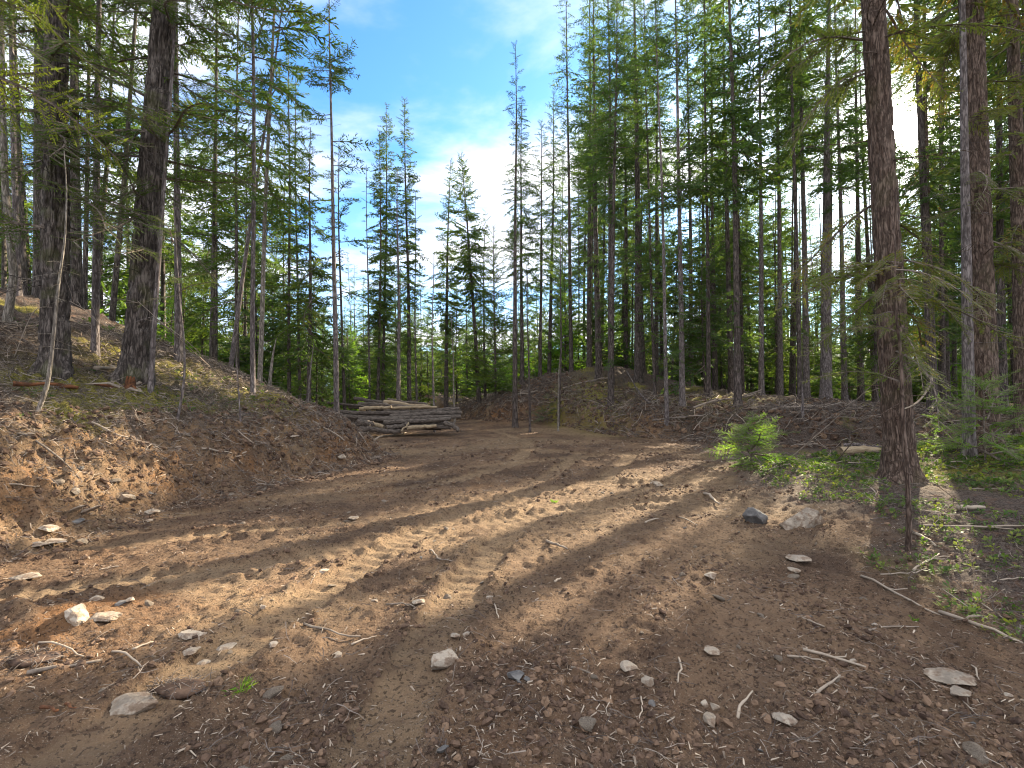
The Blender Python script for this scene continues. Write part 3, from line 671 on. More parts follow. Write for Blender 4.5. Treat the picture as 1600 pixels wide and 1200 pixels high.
# ---- the rest of the stand, spaced at random among the named trunks
def fill(n, fx, fy, cond, mind, make, tries=6000):
    c = 0; k = 0
    while c < n and k < tries:
        k += 1; y = fy(); x = fx(y)
        if not cond(x, y): continue
        if OCC and (np.hypot(np.array(OCC)[:, 0] - x, np.array(OCC)[:, 1] - y) < mind).any(): continue
        OCC.append((x, y)); make(x, y); c += 1
    return c
def on_stand(x, y):
    if y < np.interp(x, RB[:, 0], RB[:, 1]) + 2.5: return False
    h = np.linspace(1, 22, 60); P = np.stack([np.full(60, x), np.full(60, y), h], 1)
    return not in_shaft(P, -.55).any()
def where(x, y):
    c = 800 + F * x / y
    a = 'behind the knoll' if c < 1050 else 'beyond the stout double stem' if c < 1230 else 'beyond the stout grey trunk' if c < 1380 else 'beyond the two broad cedars'
    return a + (', deep in the stand' if y > 38 else ', in the front rows of the stand')
def mk_stand(x, y):
    z = hz(x, y); H = rng.uniform(19, 27); b = np.array([x, y, z]); top = b + [rng.normal(0, .5), rng.normal(0, .5), H]
    kd, pf = [('fir', 'cone'), ('upfir', 'column'), ('upfir', 'cone'), ('bush', 'column'), ('fir', 'column')][int(rng.integers(0, 5))]
    conifer(b, top, rng.uniform(.07, .2), rng.uniform(.16, .52), rng.uniform(1.6, 2.3), int(rng.integers(160, 205)), 'slender dark conifer ' + where(x, y), rng, M_stand, L_stand,
            name='conifer_tree', group='slender conifers ' + where(x, y), dead=16, deadL=1.1, seg=6, tufts=int(rng.integers(12, 50)), kind=kd, profile=pf)
# px > 860 : x > .08 y
c1 = fill(105, lambda y: rng.uniform(.10 * y, 1.12 * y), lambda: rng.uniform(20, 62) if rng.random() < .7 else rng.uniform(22, 45), lambda x, y: on_stand(x, y) and y > 19, 1.7, mk_stand)
def mk_mid(x, y):
    z = hz(x, y); H = rng.uniform(7, 13); b = np.array([x, y, z]); top = b + [rng.normal(0, .2), 0, H]
    conifer(b, top, rng.uniform(.05, .1), rng.uniform(.1, .2), rng.uniform(1.5, 2.1), int(rng.integers(90, 130)), 'half grown bushy conifer ' + where(x, y), rng, M_stand, L_stand if rng.random() < .5 else L_fir,
            name='conifer_tree', group='half grown conifers ' + where(x, y), dead=4, seg=5, profile='full' if rng.random() < .5 else 'column')
c0 = fill(24, lambda y: rng.uniform(.34 * y, .80 * y), lambda: rng.uniform(21, 46), lambda x, y: on_stand(x, y), 1.2, mk_mid)
def mk_off(x, y):
    z = hz(x, y); H = rng.uniform(20, 27); b = np.array([x, y, z]); top = b + [rng.normal(0, .4), rng.normal(0, .4), H]
    conifer(b, top, rng.uniform(.10, .2), rng.uniform(.14, .3), rng.uniform(1.8, 2.5), 135, 'tall cedar in the shade beyond the two broad cedars', rng, M_cedar, L_cedar, name='cedar_tree', group='cedars beyond the two broad ones', cat='cedar tree', dead=10, seg=6)
c2 = fill(26, lambda y: rng.uniform(.86 * y, 1.5 * y + 4), lambda: rng.uniform(11, 40), lambda x, y: x > 9.5 and y > 11, 2.2, mk_off)
def mk_left(x, y):
    z = hz(x, y); H = rng.uniform(15, 22); b = np.array([x, y, z]); top = b + [rng.normal(0, .6), rng.normal(0, .5), H]
    conifer(b, top, rng.uniform(.08, .17), rng.uniform(.22, .4), rng.uniform(1.8, 2.6), 85, 'slender fir in the wood behind the crest of the left slope', rng, M_fir, L_fir, cull=False,
            name='fir_tree', cat='fir tree', group='slender firs behind the left slope', dead=12, seg=6)
c3 = fill(24, lambda y: rng.uniform(-1.1 * y, -.46 * y), lambda: rng.uniform(16, 46), lambda x, y: x < np.interp(y, LB[:, 0], LB[:, 1]) - 2, 2.0, mk_left)
def mk_gap(x, y):
    z = hz(x, y); H = rng.uniform(6, 13) * (y / 38); b = np.array([x, y, z]); top = b + [rng.normal(0, .3), 0, H]
    conifer(b, top, rng.uniform(.05, .1), rng.uniform(.12, .3), rng.uniform(1.1, 1.8), 80, 'slim young conifer in the dark wood behind the log pile', rng, M_stand, L_stand, cull=False,
            name='conifer_tree', group='young conifers behind the log pile', dead=8, seg=6)
c4 = fill(46, lambda y: rng.uniform(-.46 * y, .06 * y), lambda: rng.uniform(27, 58), lambda x, y: (x < -3.5 or y > 33) and abs(x + 4.2 + (y - 30) * .12) > 1.3 and hz(x, y) is not None, 1.7, mk_gap)
print('fill', c1, c2, c3, c4)

# ---- leafy understory: a few prototypes, copied with their parts
def bush_proto(H, rad, n, leaf, label, group, kind='bush', name='young_tree'):
    return conifer(np.array([0., 0, -50]), np.array([0, 0, -50 + H]), .035 + H * .004, .05, rad, n, label, rng, M_stand, leaf, kind=kind, cat='young tree', name=name, group=group, cull=False,
                   dead=0, profile='full', wob=.1, seg=5, el0=5, el1=50)
def copy_tree(o):
    c = o.copy(); sc.collection.objects.link(c)
    for ch in o.children:
        d = ch.copy(); d.parent = c; sc.collection.objects.link(d)
    return c
UL = 'leafy young tree filling the gloom between the trunks'
protos = [bush_proto(h, rd, nb, lf_, UL, 'young trees of the understory', kd) for h, rd, nb, lf_, kd in ((5.5, 1.8, 95, L_under, 'bush'), (7.5, 2.1, 120, L_stand, 'bush'), (4.2, 1.6, 80, L_under, 'bush'), (6.5, 1.6, 110, L_young, 'fir'), (9, 2.0, 130, L_under, 'fir'))]
used = set()
def mk_bush(x, y):
    k = int(rng.integers(0, 5)); o = protos[k] if k not in used else copy_tree(protos[k]); used.add(k)
    s = rng.uniform(.7, 1.4); o.scale = (s, s, s); o.rotation_euler = (0, 0, rng.uniform(0, 6.28)); o.location = (x, y, hz(x, y) - .05)
    look = ('broad loose', 'tall rounded', 'low spreading', 'pale pointed', 'tallest narrow')[k]; pl = 'behind the crest of the left slope' if x < -.46 * y else 'behind the log pile and track' if x < .08 * y else 'behind the knoll' if x < .33 * y else 'behind the far bank'
    o['label'] = look + ' leafy young tree in the gloom ' + pl; o['group'] = 'young trees ' + pl
c5 = fill(150, lambda y: rng.uniform(-.5 * y, 1.1 * y), lambda: rng.uniform(30, 66), lambda x, y: (on_stand(x, y) and (y > 29 or x > 10 and y > 21)) or (x < -4 and y > 23 and x < np.interp(y, LB[:, 0], LB[:, 1]) + 9 and abs(x + 4.2 + (y - 30) * .12) > 1.6), 1.2, mk_bush)
c6 = fill(34, lambda y: rng.uniform(-1.1 * y, -.40 * y), lambda: rng.uniform(17, 44), lambda x, y: x < np.interp(y, LB[:, 0], LB[:, 1]) - 1 and y > 16.5 - .1 * x, 1.3, mk_bush)
print('bush', c5, c6)

# ---- far wood: reads as one mass
def far_wood():
    b = Buf(); r = np.random.default_rng(5)
    for k in range(300):
        y = r.uniform(62, 120); x = r.uniform(-1.25, 1.35) * y; z = hz(x, y) - 1
        gapz = -.30 * y < x < .02 * y
        H = r.uniform(8, 13) if gapz else r.uniform(11, 20) if x < 0 else r.uniform(13, 25)
        P = np.array([[x, y, z], [x + r.normal(0, .3), y, z + H * .5], [x + r.normal(0, .4), y, z + H]]); V, Qd = tube(P, [.13, .09, .02], 5, False); b.add(V, Qd, 1, .3)
        n = 46; s = r.uniform(.08, 1, n); q = s; Pb = P[0] + (P[2] - P[0]) * s[:, None]; L = 2.9 * (1 - q) ** .6 * r.uniform(.6, 1.1, n) + .3
        branches(b, 'bush', Pb, r.uniform(0, 2 * pi, n), np.radians(-5 + 40 * q), L, r)
    o = b.make('woods', [L_under, M_stand], smooth=False); tag(o, 'distant mass of conifers seen between the trunks', 'woods', kind='stuff')
far_wood()

# ------------------------------------------------------------------ young firs in front
def young(px, py, hpx, rad, n, label, leaf=L_young, Yd=None, lean=0):
    g = ground(px, py) if Yd is None else treespec(px, Yd, px, 500)[0]
    H = hpx / F * g[1]
    return conifer(g, g + [lean, 0, H], .018, .08, rad, n, label, rng, M_twig, leaf, kind='fir0', cat='young fir', name='young_fir', cull=False, dead=0, profile='full', wob=.02, seg=6, el0=0, el1=45, top_r=.004)
young(1175, 728, 74, 1.0, 56, 'small bright green fir alone at the edge of the dirt clearing', L_young)
young(1540, 722, 130, 1.15, 46, 'bushy young fir in front of the second broad cedar')
young(1330, 700, 48, .6, 22, 'low green fir seedling on the bank behind the rotten log', L_cedar)
young(1475, 705, 60, .7, 22, 'low fir seedling between the two broad cedars', L_young)
young(855, 622, 40, 1.0, 22, 'small dark fir at the foot of the knoll', L_stand, Yd=25)

# ------------------------------------------------------------------ rocks
def rock_mesh(r, flat=.6, cuts=9, elong=1.0, sub=3):
    import bmesh
    bm = bmesh.new(); bmesh.ops.create_icosphere(bm, subdivisions=sub, radius=1)
    V = np.array([v.co[:] for v in bm.verts]); T3 = np.array([[v.index for v in f.verts] for f in bm.faces]); bm.free()
    for _ in range(cuts):
        n = unit(r.normal(0, 1, 3)); d = r.uniform(.45, .82); h = V @ n; m = h > d; V[m] -= (h[m] - d)[:, None] * n
    V = V * (1 + .09 * fbm(V[:, 0] * 3 + V[:, 2] * 2 + r.uniform(0, 9), V[:, 1] * 3 + V[:, 2], 1.7, 4)[:, None])
    return V * np.array([elong, 1, flat]), T3
def rock(px, py, wpx, hpx, label, mat=M_rock, flat=.6, elong=1.0, rot=0, tint=.5, sink=.25, tilt=0, group=None, name='rock', g=None):
    g = ground(px, py) if g is None else g
    s = wpx / F * g[1] / 2; r = rng
    V, T3 = rock_mesh(r, flat, 14, elong, 4); V = V / np.abs(V[:, 0]).max() * s
    V[:, 2] *= (.62 * hpx / F * g[1] / 2) / max(V[:, 2].max(), 1e-6) if hpx else 1
    a = radians(tilt); V = V @ np.array([[cos(a), 0, -sin(a)], [0, 1, 0], [sin(a), 0, cos(a)]])
    a = radians(rot); V = V @ np.array([[cos(a), sin(a), 0], [-sin(a), cos(a), 0], [0, 0, 1]])
    h = V[:, 2].max(); 
    o = mk(name, V, T3, mat, tint=np.full(len(V), tint * .6), smooth=False); o.location = (g[0], g[1], g[2] + h * (.82 - sink * 1.6))
    return tag(o, label, 'rock', group)
R_ = [(697, 1042, 44, 46, 'pale blocky stone in the middle of the foreground dirt', dict(flat=1, tint=.9, sink=.1)),
      (807, 1062, 30, 20, 'dark rounded stone right of the pale blocky one', dict(mat=M_rockd)),
      (985, 1045, 32, 20, 'grey angular stone behind the small cube shaped one', {}),
      (1012, 1068, 24, 24, 'small cube shaped stone with tan top, lower centre', dict(flat=1)),
      (1492, 1068, 78, 22, 'layered grey slab at the lower right', dict(elong=1.5, tint=.1, rot=-8)),
      (1505, 1087, 46, 16, 'smaller grey slab touching the layered slab', dict(elong=1.4, tint=.15)),
      (1228, 1128, 40, 26, 'pale flat stone cut by the bottom edge of the photo', dict(tint=.7)),
      (1255, 822, 88, 72, 'largest tan boulder, half buried beside the green plants', dict(elong=1.5, tint=.35, sink=.42, rot=12, tilt=-8)),
      (1177, 815, 36, 50, 'dark grey boulder left of the largest tan boulder', dict(mat=M_rockd, flat=.9)),
      (1248, 876, 34, 14, 'flat tan stone just below the largest boulder', {}),
      (1240, 893, 20, 8, 'small flat stone under the flat tan one', {}),
      (1110, 902, 24, 16, 'whitish stone on the shaded dirt right of centre', dict(tint=.8)),
      (1027, 758, 20, 12, 'tan lump of stone where the plants begin', dict(flat=.8)),
      (293, 994, 60, 13, 'long white slab lying in sun on the left dirt', dict(elong=2, tint=1.0, flat=.35)),
      (120, 968, 46, 34, 'white slab propped against the dirt at left', dict(tint=.9, tilt=40, elong=1.3)),
      (160, 968, 44, 20, 'grey stone leaning right of the propped slab', dict(elong=1.4, tint=.2)),
      (45, 905, 46, 16, 'grey wedge stone at the left margin', dict(elong=1.6, tint=.1)),
      (212, 1106, 70, 34, 'big weathered grey stone in the lower left corner', dict(elong=1.5, tint=.0, rot=20)),
      (352, 1014, 26, 14, 'round tan stone right of the long white slab', dict(flat=.9)),
      (297, 1022, 24, 14, 'round yellowish stone under the long white slab', dict(flat=.9)),
      (318, 1038, 20, 9, 'small pale stone below the yellowish one', {}),
      (80, 850, 60, 12, 'bleached slab in the soil at the left bank foot', dict(elong=2, tint=.9)),
      (58, 852, 36, 12, 'bleached slab at the end of the left bank foot', dict(elong=1.6, tint=.8)),
      (75, 828, 26, 14, 'chalky stone above the bleached slabs', dict(tint=.8)),
      (134, 803, 46, 14, 'white split slab, lying on the left bank foot', dict(elong=2.2, tint=.9, tilt=-22)),
      (118, 800, 30, 10, 'grey slab under the white split one', dict(elong=1.8, tint=.5, tilt=-22)),
      (120, 817, 24, 12, 'dark stone below the white split slab', dict(mat=M_rockd)),
      (199, 786, 22, 22, 'pointed grey stone standing on the left bank foot', dict(tint=.4, flat=1.1)),
      (238, 803, 20, 12, 'white stone right of the pointed one', dict(tint=.9)),
      (232, 815, 14, 7, 'small pale stone under the white one', dict(tint=.7)),
      (116, 775, 16, 14, 'reddish stone sunk in the bank behind the split slab', {}),
      (655, 943, 22, 12, 'flat white stone left of the centre foreground', dict(tint=.7)),
      (586, 940, 12, 9, 'round grey pebble beside the tread marks', dict(flat=.9)),
      (506, 893, 14, 8, 'small white pebble in the sunny dirt', dict(tint=1.0)),
      (428, 1008, 16, 8, 'small white stone left of the forked stick', dict(tint=.9)),
      (528, 1026, 16, 9, 'small grey stone left of the tread marks', {}),
      (712, 997, 16, 12, 'grey stone touching the back of the pale blocky one', {}),
      (728, 995, 12, 12, 'tiny tan stone by the pale blocky one', {}),
      (551, 811, 18, 7, 'brown flat stone in the shaded dirt beyond the sunlit strip', {}),
      (765, 937, 12, 10, 'white chip of stone above the curved stick', dict(tint=1)),
      (1102, 1105, 14, 14, 'white pebble near the lower sticks', dict(tint=.9)),
      (1118, 1112, 14, 16, 'grey pebble touching the lower white one', dict(tint=.2)),
      (1108, 1130, 24, 22, 'round grey stone beneath the lower pebbles', dict(tint=.1, flat=1)),
      (1110, 1022, 28, 12, 'flat orange tan stone right of the white stick', dict(tint=.5)),
      (1332, 1040, 12, 10, 'small white stone left of the layered slab', dict(tint=.9)),
      (1575, 1090, 14, 10, 'small white stone right of the layered slab', dict(tint=.9)),
      (1366, 978, 12, 8, 'pale pebble among the right foreground chips', dict(tint=.9)),
      (410, 950, 14, 8, 'grey pebble in the left sunny strip', {}), (190, 945, 24, 14, 'dark rubble stone among the left rubble', dict(mat=M_rockd)),
      (205, 940, 14, 12, 'round brown stone on the left rubble', {}), (150, 938, 22, 16, 'orange lump of stone above the propped slab', dict(tint=.4)),
      (372, 715, 12, 5, 'pale pebble on the left bank face', dict(tint=.9)), (460, 683, 14, 6, 'tan stone high on the end of the left bank', {}),
      (535, 715, 12, 10, 'whitish stone low on the end of the left bank', dict(tint=.7))]
for px, py, wp, hp, lab, kw in R_:
    rock(px, py, wp, hp, lab, **kw)
# small stones: a few shared shapes
small = []
for k in range(8):
    V, T3 = rock_mesh(rng, rng.uniform(.45, .8), 8, rng.uniform(1, 1.6), 2)
    me = mk('rock', V, T3, M_rockd if k == 0 else M_rock, tint=np.full(len(V), rng.uniform(0, .6)), smooth=False); small.append(me)
def small_rocks(n, fn, smin, smax, label, group):
    c = 0
    while c < n:
        p = fn()
        if p is None: continue
        src = small[int(rng.integers(0, 8))]; o = src.copy(); sc.collection.objects.link(o)
        s = smin * (smax / smin) ** (rng.random() ** 1.8)
        o.location = (p[0], p[1], hz(p[0], p[1]) + s * .15); o.scale = (s, s, s * rng.uniform(.6, 1)); o.rotation_euler = (rng.normal(0, .3), rng.normal(0, .3), rng.uniform(0, 6.3))
        tag(o, label, 'stone', group); c += 1
def near_dirt():
    y = 2 + 9 * rng.random() ** 1.5; x = rng.uniform(-1.02 * y, min(4.2, 1.05 * y)); x = max(x, -5.3); return (x, y)
def left_bank():
    y = rng.uniform(4, 13); x = np.interp(y, LB[:, 0], LB[:, 1]) - rng.uniform(-.3, 1.2); return (x, y) if abs(x) < 1.04 * y else None
def right_bank():
    x = rng.uniform(-1, 11); y = np.interp(x, RB[:, 0], RB[:, 1]) + rng.uniform(-.6, 1.2); return (x, y)
small_rocks(110, near_dirt, .015, .05, 'small loose stone scattered on the churned dirt of the clearing', 'small stones on the churned dirt')
small_rocks(70, left_bank, .02, .07, 'small stone showing in the raw soil of the left bank', 'small stones in the left bank')
small_rocks(60, right_bank, .04, .12, 'pale stone sticking out of the far low bank across the clearing', 'stones in the far bank')
for o in small: bpy.data.objects.remove(o)

# ------------------------------------------------------------------ sticks and logs
def stick_mesh(L, R, r, bend=.1, k=5, n=7, fork=0):
    t = np.linspace(0, 1, n); P = np.stack([(t - .5) * L, bend * L * np.sin(t * pi * r.uniform(.7, 1.6) + r.uniform(0, 2)) , .15 * bend * L * np.sin(t * pi)], 1)
    P[:, 1] -= P[:, 1].mean(); P[:, 1:] += r.normal(0, .012 * L, (n, 2)); b = Buf(); V, Qd = tube(P, R * (1 - .45 * t) * r.uniform(.85, 1.15, n), k + k % 2); b.add(V, Qd, 0, .5)
    for _ in range(fork):
        i = int(r.integers(2, n - 2)); d = unit(np.array([r.uniform(.3, 1), r.choice([-1, 1]) * r.uniform(.4, 1), r.uniform(0, .3)])); l = L * r.uniform(.15, .35)
        V, Qd = tube([P[i], P[i] + d * l * .5 + r.normal(0, .01, 3), P[i] + d * l], [R * .6, R * .5, R * .25], 4); b.add(V, Qd, 0, .5)
    return b
def stick(p0, p1, wpx, label, tint=.5, fork=0, mat=M_dead, name='stick', bend=.06, lift=0, group=None):
    a = ground(*p0); b = ground(*p1); mid = (a + b) / 2; d = b - a; L = np.linalg.norm(d); R = .75 * wpx / F * mid[1] / 2
    bf = stick_mesh(L, R, rng, bend, fork=fork); bf.T = [q * 0 + tint for q in bf.T]
    o = bf.make(name, mat); o.rotation_euler = (0, -math.asin(d[2] / L), math.atan2(d[1], d[0])); o.location = mid + [0, 0, R * .7 + lift]
    m2 = height(np.array([mid[0]]), np.array([mid[1]]))[0]; o.location[2] = max(o.location[2], m2 + R * .6)
    return tag(o, label, 'stick', group)
for a in [((1058, 1030), (1062, 1092), 5, 'pale S shaped stick standing out right of the cube shaped stone', .8, 1),
          ((1152, 1125), (1170, 1082), 7, 'thick pale stick end at the bottom, right of centre', .9, 0),
          ((951, 1092), (950, 1128), 3, 'short white twig at the bottom centre', 1, 0), ((1001, 1095), (1003, 1132), 4, 'white twig right of the short bottom one', 1, 0),
          ((893, 1045), (935, 1062), 5, 'bluish grey stick left of the grey angular stone', .1, 0),
          ((470, 982), (565, 998), 5, 'long grey forked stick on the left of the tread marks', .2, 1), ((548, 1010), (588, 995), 4, 'white twig touching the long grey forked stick', .95, 0),
          ((604, 945), (650, 948), 4, 'dark curved twig left of the flat white stone', .1, 0), ((770, 948), (782, 972), 4, 'curved pale stick right of the flat white stone', .85, 1),
          ((1246, 968), (1288, 982), 5, 'grey splinter on the right foreground dirt', .4, 0), ((1353, 986), (1432, 982), 4, 'wavy thin stick beyond the pale splinters', .3, 0),
          ((1278, 1088), (1310, 1060), 6, 'bent grey stick lying among the right splinters', .6, 0), ((1250, 1078), (1315, 1106), 3, 'long thin twig crossing the bent grey stick', .6, 0),
          ((1255, 1022), (1352, 1046), 7, 'broad torn splinter across the right foreground', .7, 1), ((1230, 1028), (1290, 1035), 5, 'torn splinter end left of the broad one', .6, 1),
          ((1340, 905), (1480, 965), 6, 'long pale branch running down to the right edge', .6, 2), ((1470, 960), (1598, 1010), 9, 'thick end of the long pale branch at the right edge', .5, 1),
          ((1520, 940), (1580, 975), 4, 'thin straight twig above the thick branch end', .5, 0),
          ((1500, 1098), (1532, 1125), 3, 'twig below the layered slab', .6, 0), ((1515, 1042), (1537, 1068), 4, 'twig leaning on the layered slab', .8, 0),
          ((58, 1008), (140, 1025), 4, 'straight white twig in the lower left rubble', .9, 0), ((175, 1020), (225, 1040), 5, 'short white stick right of the rubble twig', .9, 0),
          ((208, 1020), (238, 1006), 5, 'short pale stick pointing up right in the rubble', .8, 0),
          ((155, 892), (185, 885), 3, 'white twig above the left rubble', .9, 0), ((40, 1060), (160, 1035), 10, 'dark rotten branch with orange end in the lower left', .0, 0),
          ((0, 765), (60, 768), 4, 'grey branch jutting from the left bank', .5, 2), ((60, 690), (150, 780), 4, 'long dark branch lying down the left bank', .1, 2),
          ((140, 668), (200, 688), 4, 'pale branch across the left slope litter', .7, 1), ((350, 657), (398, 700), 3, 'thin pale root down the left bank face', .8, 0),
          ((315, 703), (362, 712), 4, 'pale root on the left bank face', .7, 0), ((488, 660), (540, 690), 4, 'grey stick at the end of the left bank', .5, 0),
          ((590, 688), (630, 678), 4, 'pale stick in front of the log pile', .7, 0), ((560, 680), (575, 700), 4, 'grey stick leaning at the left foot of the log pile', .5, 0),
          ((1100, 775), (1130, 790), 6, 'split pale stick among the edge plants', .8, 0), ((1008, 818), (1028, 812), 4, 'short pale stick on the dirt beyond the sunlit strip', .8, 0),
          ((1060, 808), (1090, 822), 3, 'curved twig near the dark grey boulder', .7, 0), ((1500, 800), (1535, 796), 12, 'cut round billet lying under the right plants', .8, 0),
          ((1440, 800), (1500, 806), 4, 'thin branch pointing at the cut billet', .5, 1), ((1430, 826), (1598, 824), 5, 'long straight grey branch right of the slender cedar', .7, 1),
          ((1425, 832), (1465, 856), 7, 'pale crooked root at the foot of the slender cedar', .8, 0), ((1435, 895), (1462, 865), 5, 'white forked branch standing up by the right plants', .95, 2),
          ((1380, 900), (1450, 893), 3, 'thin twig along the right dirt edge', .6, 0), ((1550, 912), (1600, 905), 4, 'grey branch on the dirt edge at the right margin', .6, 1),
          ((1225, 655), (1252, 632), 4, 'white stick propped on the far bank left of the broad cedar', .9, 0),
          ((852, 848), (888, 858), 6, 'dark curved bark stick in the sunlit strip', .2, 0), ((670, 860), (690, 874), 4, 'pale stick on the berm of the sunlit strip', .8, 0),
          ((680, 875), (712, 878), 3, 'dark twig on the berm of the sunlit strip', .1, 0), ((868, 915), (876, 905), 5, 'short pale splinter right of the sunlit strip', .9, 0)]:
    stick(*a[:4], tint=a[4], fork=a[5])
def lean(nodes, r0, r1, label, tint=.3, name='branch', twigs_=6):
    P = spline(nodes, 16); b = Buf(); V, Qd = tube(P, np.linspace(r0, r1, 16), 6); b.add(V, Qd, 0, tint)
    for k in range(twigs_):
        i = int(rng.integers(5, 15)); d = unit(P[min(i + 1, 15)] - P[i] + rng.normal(0, .08, 3)); L = rng.uniform(.15, .5); V, Qd = tube([P[i], P[i] + d * L * .5 + [0, 0, .02], P[i] + d * L], [r1 * 1.2, r1, r1 * .4], 4); b.add(V, Qd, 0, tint)
    tag(b.make(name, M_litter), label, 'branch')
lean([ground(1222, 728), at(1290, 668, 9.6), at(1378, 588, 9.0)], .016, .007, 'long dark dead branch leaning up to the broad cedar from the dirt edge')
lean([ground(1306, 722), at(1340, 680, 8.8), at(1374, 625, 8.4)], .012, .005, 'second dark dead branch leaning against the broad cedar, closer to it')
lean([ground(330, 575), at(270, 520, 9.2), at(215, 470, 8.9)], .008, .004, 'thin grey dead branch slanting up to the leaning thick fir', .8)
lean([ground(352, 600), at(300, 540, 9.0), at(245, 500, 8.8)], .008, .004, 'thin grey dead branch slanting below the first toward the leaning thick fir', .7)
lean([ground(196, 575), at(150, 500, 8.6), at(108, 470, 8.4)], .008, .003, 'arched pale dead branch between the two thick firs', .9)
lean([ground(22, 560), at(52, 488, 8.2), at(82, 480, 8.2)], .008, .003, 'arched white dead branch left of the mossy footed fir', .95)
def root_mat(px, py, wd, label):
    g = ground(px, py); b = Buf(); r = rng
    V, T3 = rock_mesh(r, .35, 5, 1.8, 3); V = V * wd * .5 * (1 + .12 * r.random((len(V), 1)))
    for k in range(150):
        p = np.array([r.uniform(-1, 1) * wd * .95, r.uniform(-.5, .5) * wd * .9, r.uniform(0, .16) * wd]); d = unit(r.normal(0, 1, 3) * [1, 1, .4]); L = r.uniform(.2, .6) * wd
        V2, Q2 = tube([p, p + d * L * .5 + r.normal(0, .01, 3), p + d * L + [0, 0, -.02]], [.0025, .002, .001], 3, False); b.add(V2, Q2, 0, r.random() ** 3)
    o = b.make('root_mat', M_litter); o.location = g; core = mk('core', V, T3, M_clod, tint=np.zeros(len(V)), parent=o); tag(o, label, 'root mat')
root_mat(280, 1078, .17, 'dark clump of matted roots in the lower left dirt')
root_mat(55, 1030, .16, 'dark tangle of roots and bark at the lower left edge')
stick((62, 1112), (95, 1114), 8, 'orange chunk of rotten wood at the lower left', .9, 0, M_rot, 'wood_chunk'); stick((98, 1108), (120, 1108), 6, 'smaller orange chunk of rotten wood beside the first', .9, 0, M_rot, 'wood_chunk')
# bowed white branch hooked on the cedar
def hooked():
    pts = [at(*q, 7.3) for q in ((1408, 640), (1425, 634), (1440, 622), (1452, 603), (1456, 590), (1450, 580))]
    V, Qd = tube(spline(pts, 14), np.linspace(.010, .016, 14), 6); b = Buf(); b.add(V, Qd, 0, .95); tag(b.make('branch', M_dead), 'bleached bowed dead branch hooked beside the broad cedar', 'branch')
hooked()

def log(p0, p1, Y0, Y1, wpx, label, mat, group='logs of the log pile', knots=0, name='log'):
    a = at(*p0, Y0); b = at(*p1, Y1); d = b - a; L = np.linalg.norm(d); R = wpx / F * (Y0 + Y1) / 4
    n = 14; t = np.linspace(-.5, .5, n); P = np.stack([t * L, rng.normal(0, .012, n) + .03 * np.sin(t * 5 + rng.uniform(0, 6)), rng.normal(0, .008, n)], 1)
    bf = Buf(); k = 12; V, Qd = tube(P, R * (1 - .25 * (t + .5)) * rng.uniform(.96, 1.04, n), k); M = np.zeros(len(Qd), int); M[-k:] = 1; bf.add(V, Qd, M, .5)
    for _ in range(knots):
        s = rng.uniform(-.45, .45) * L; an = rng.uniform(0, 6.28); dd = np.array([.3, cos(an), sin(an)]); V, Qd = tube([[s, 0, 0], np.array([s, 0, 0]) + dd * R * 1.6], [R * .2, R * .12], 4); bf.add(V, Qd, 0, .5)
    o = bf.make(name, [mat, M_logend], smooth=False); o.location = (a + b) / 2; o.rotation_euler = (rng.uniform(0, 6), -math.asin(d[2] / L), math.atan2(d[1], d[0]))
    return tag(o, label, 'log', group)
G, TN = M_loggrey, M_logtan
zb = 19.6
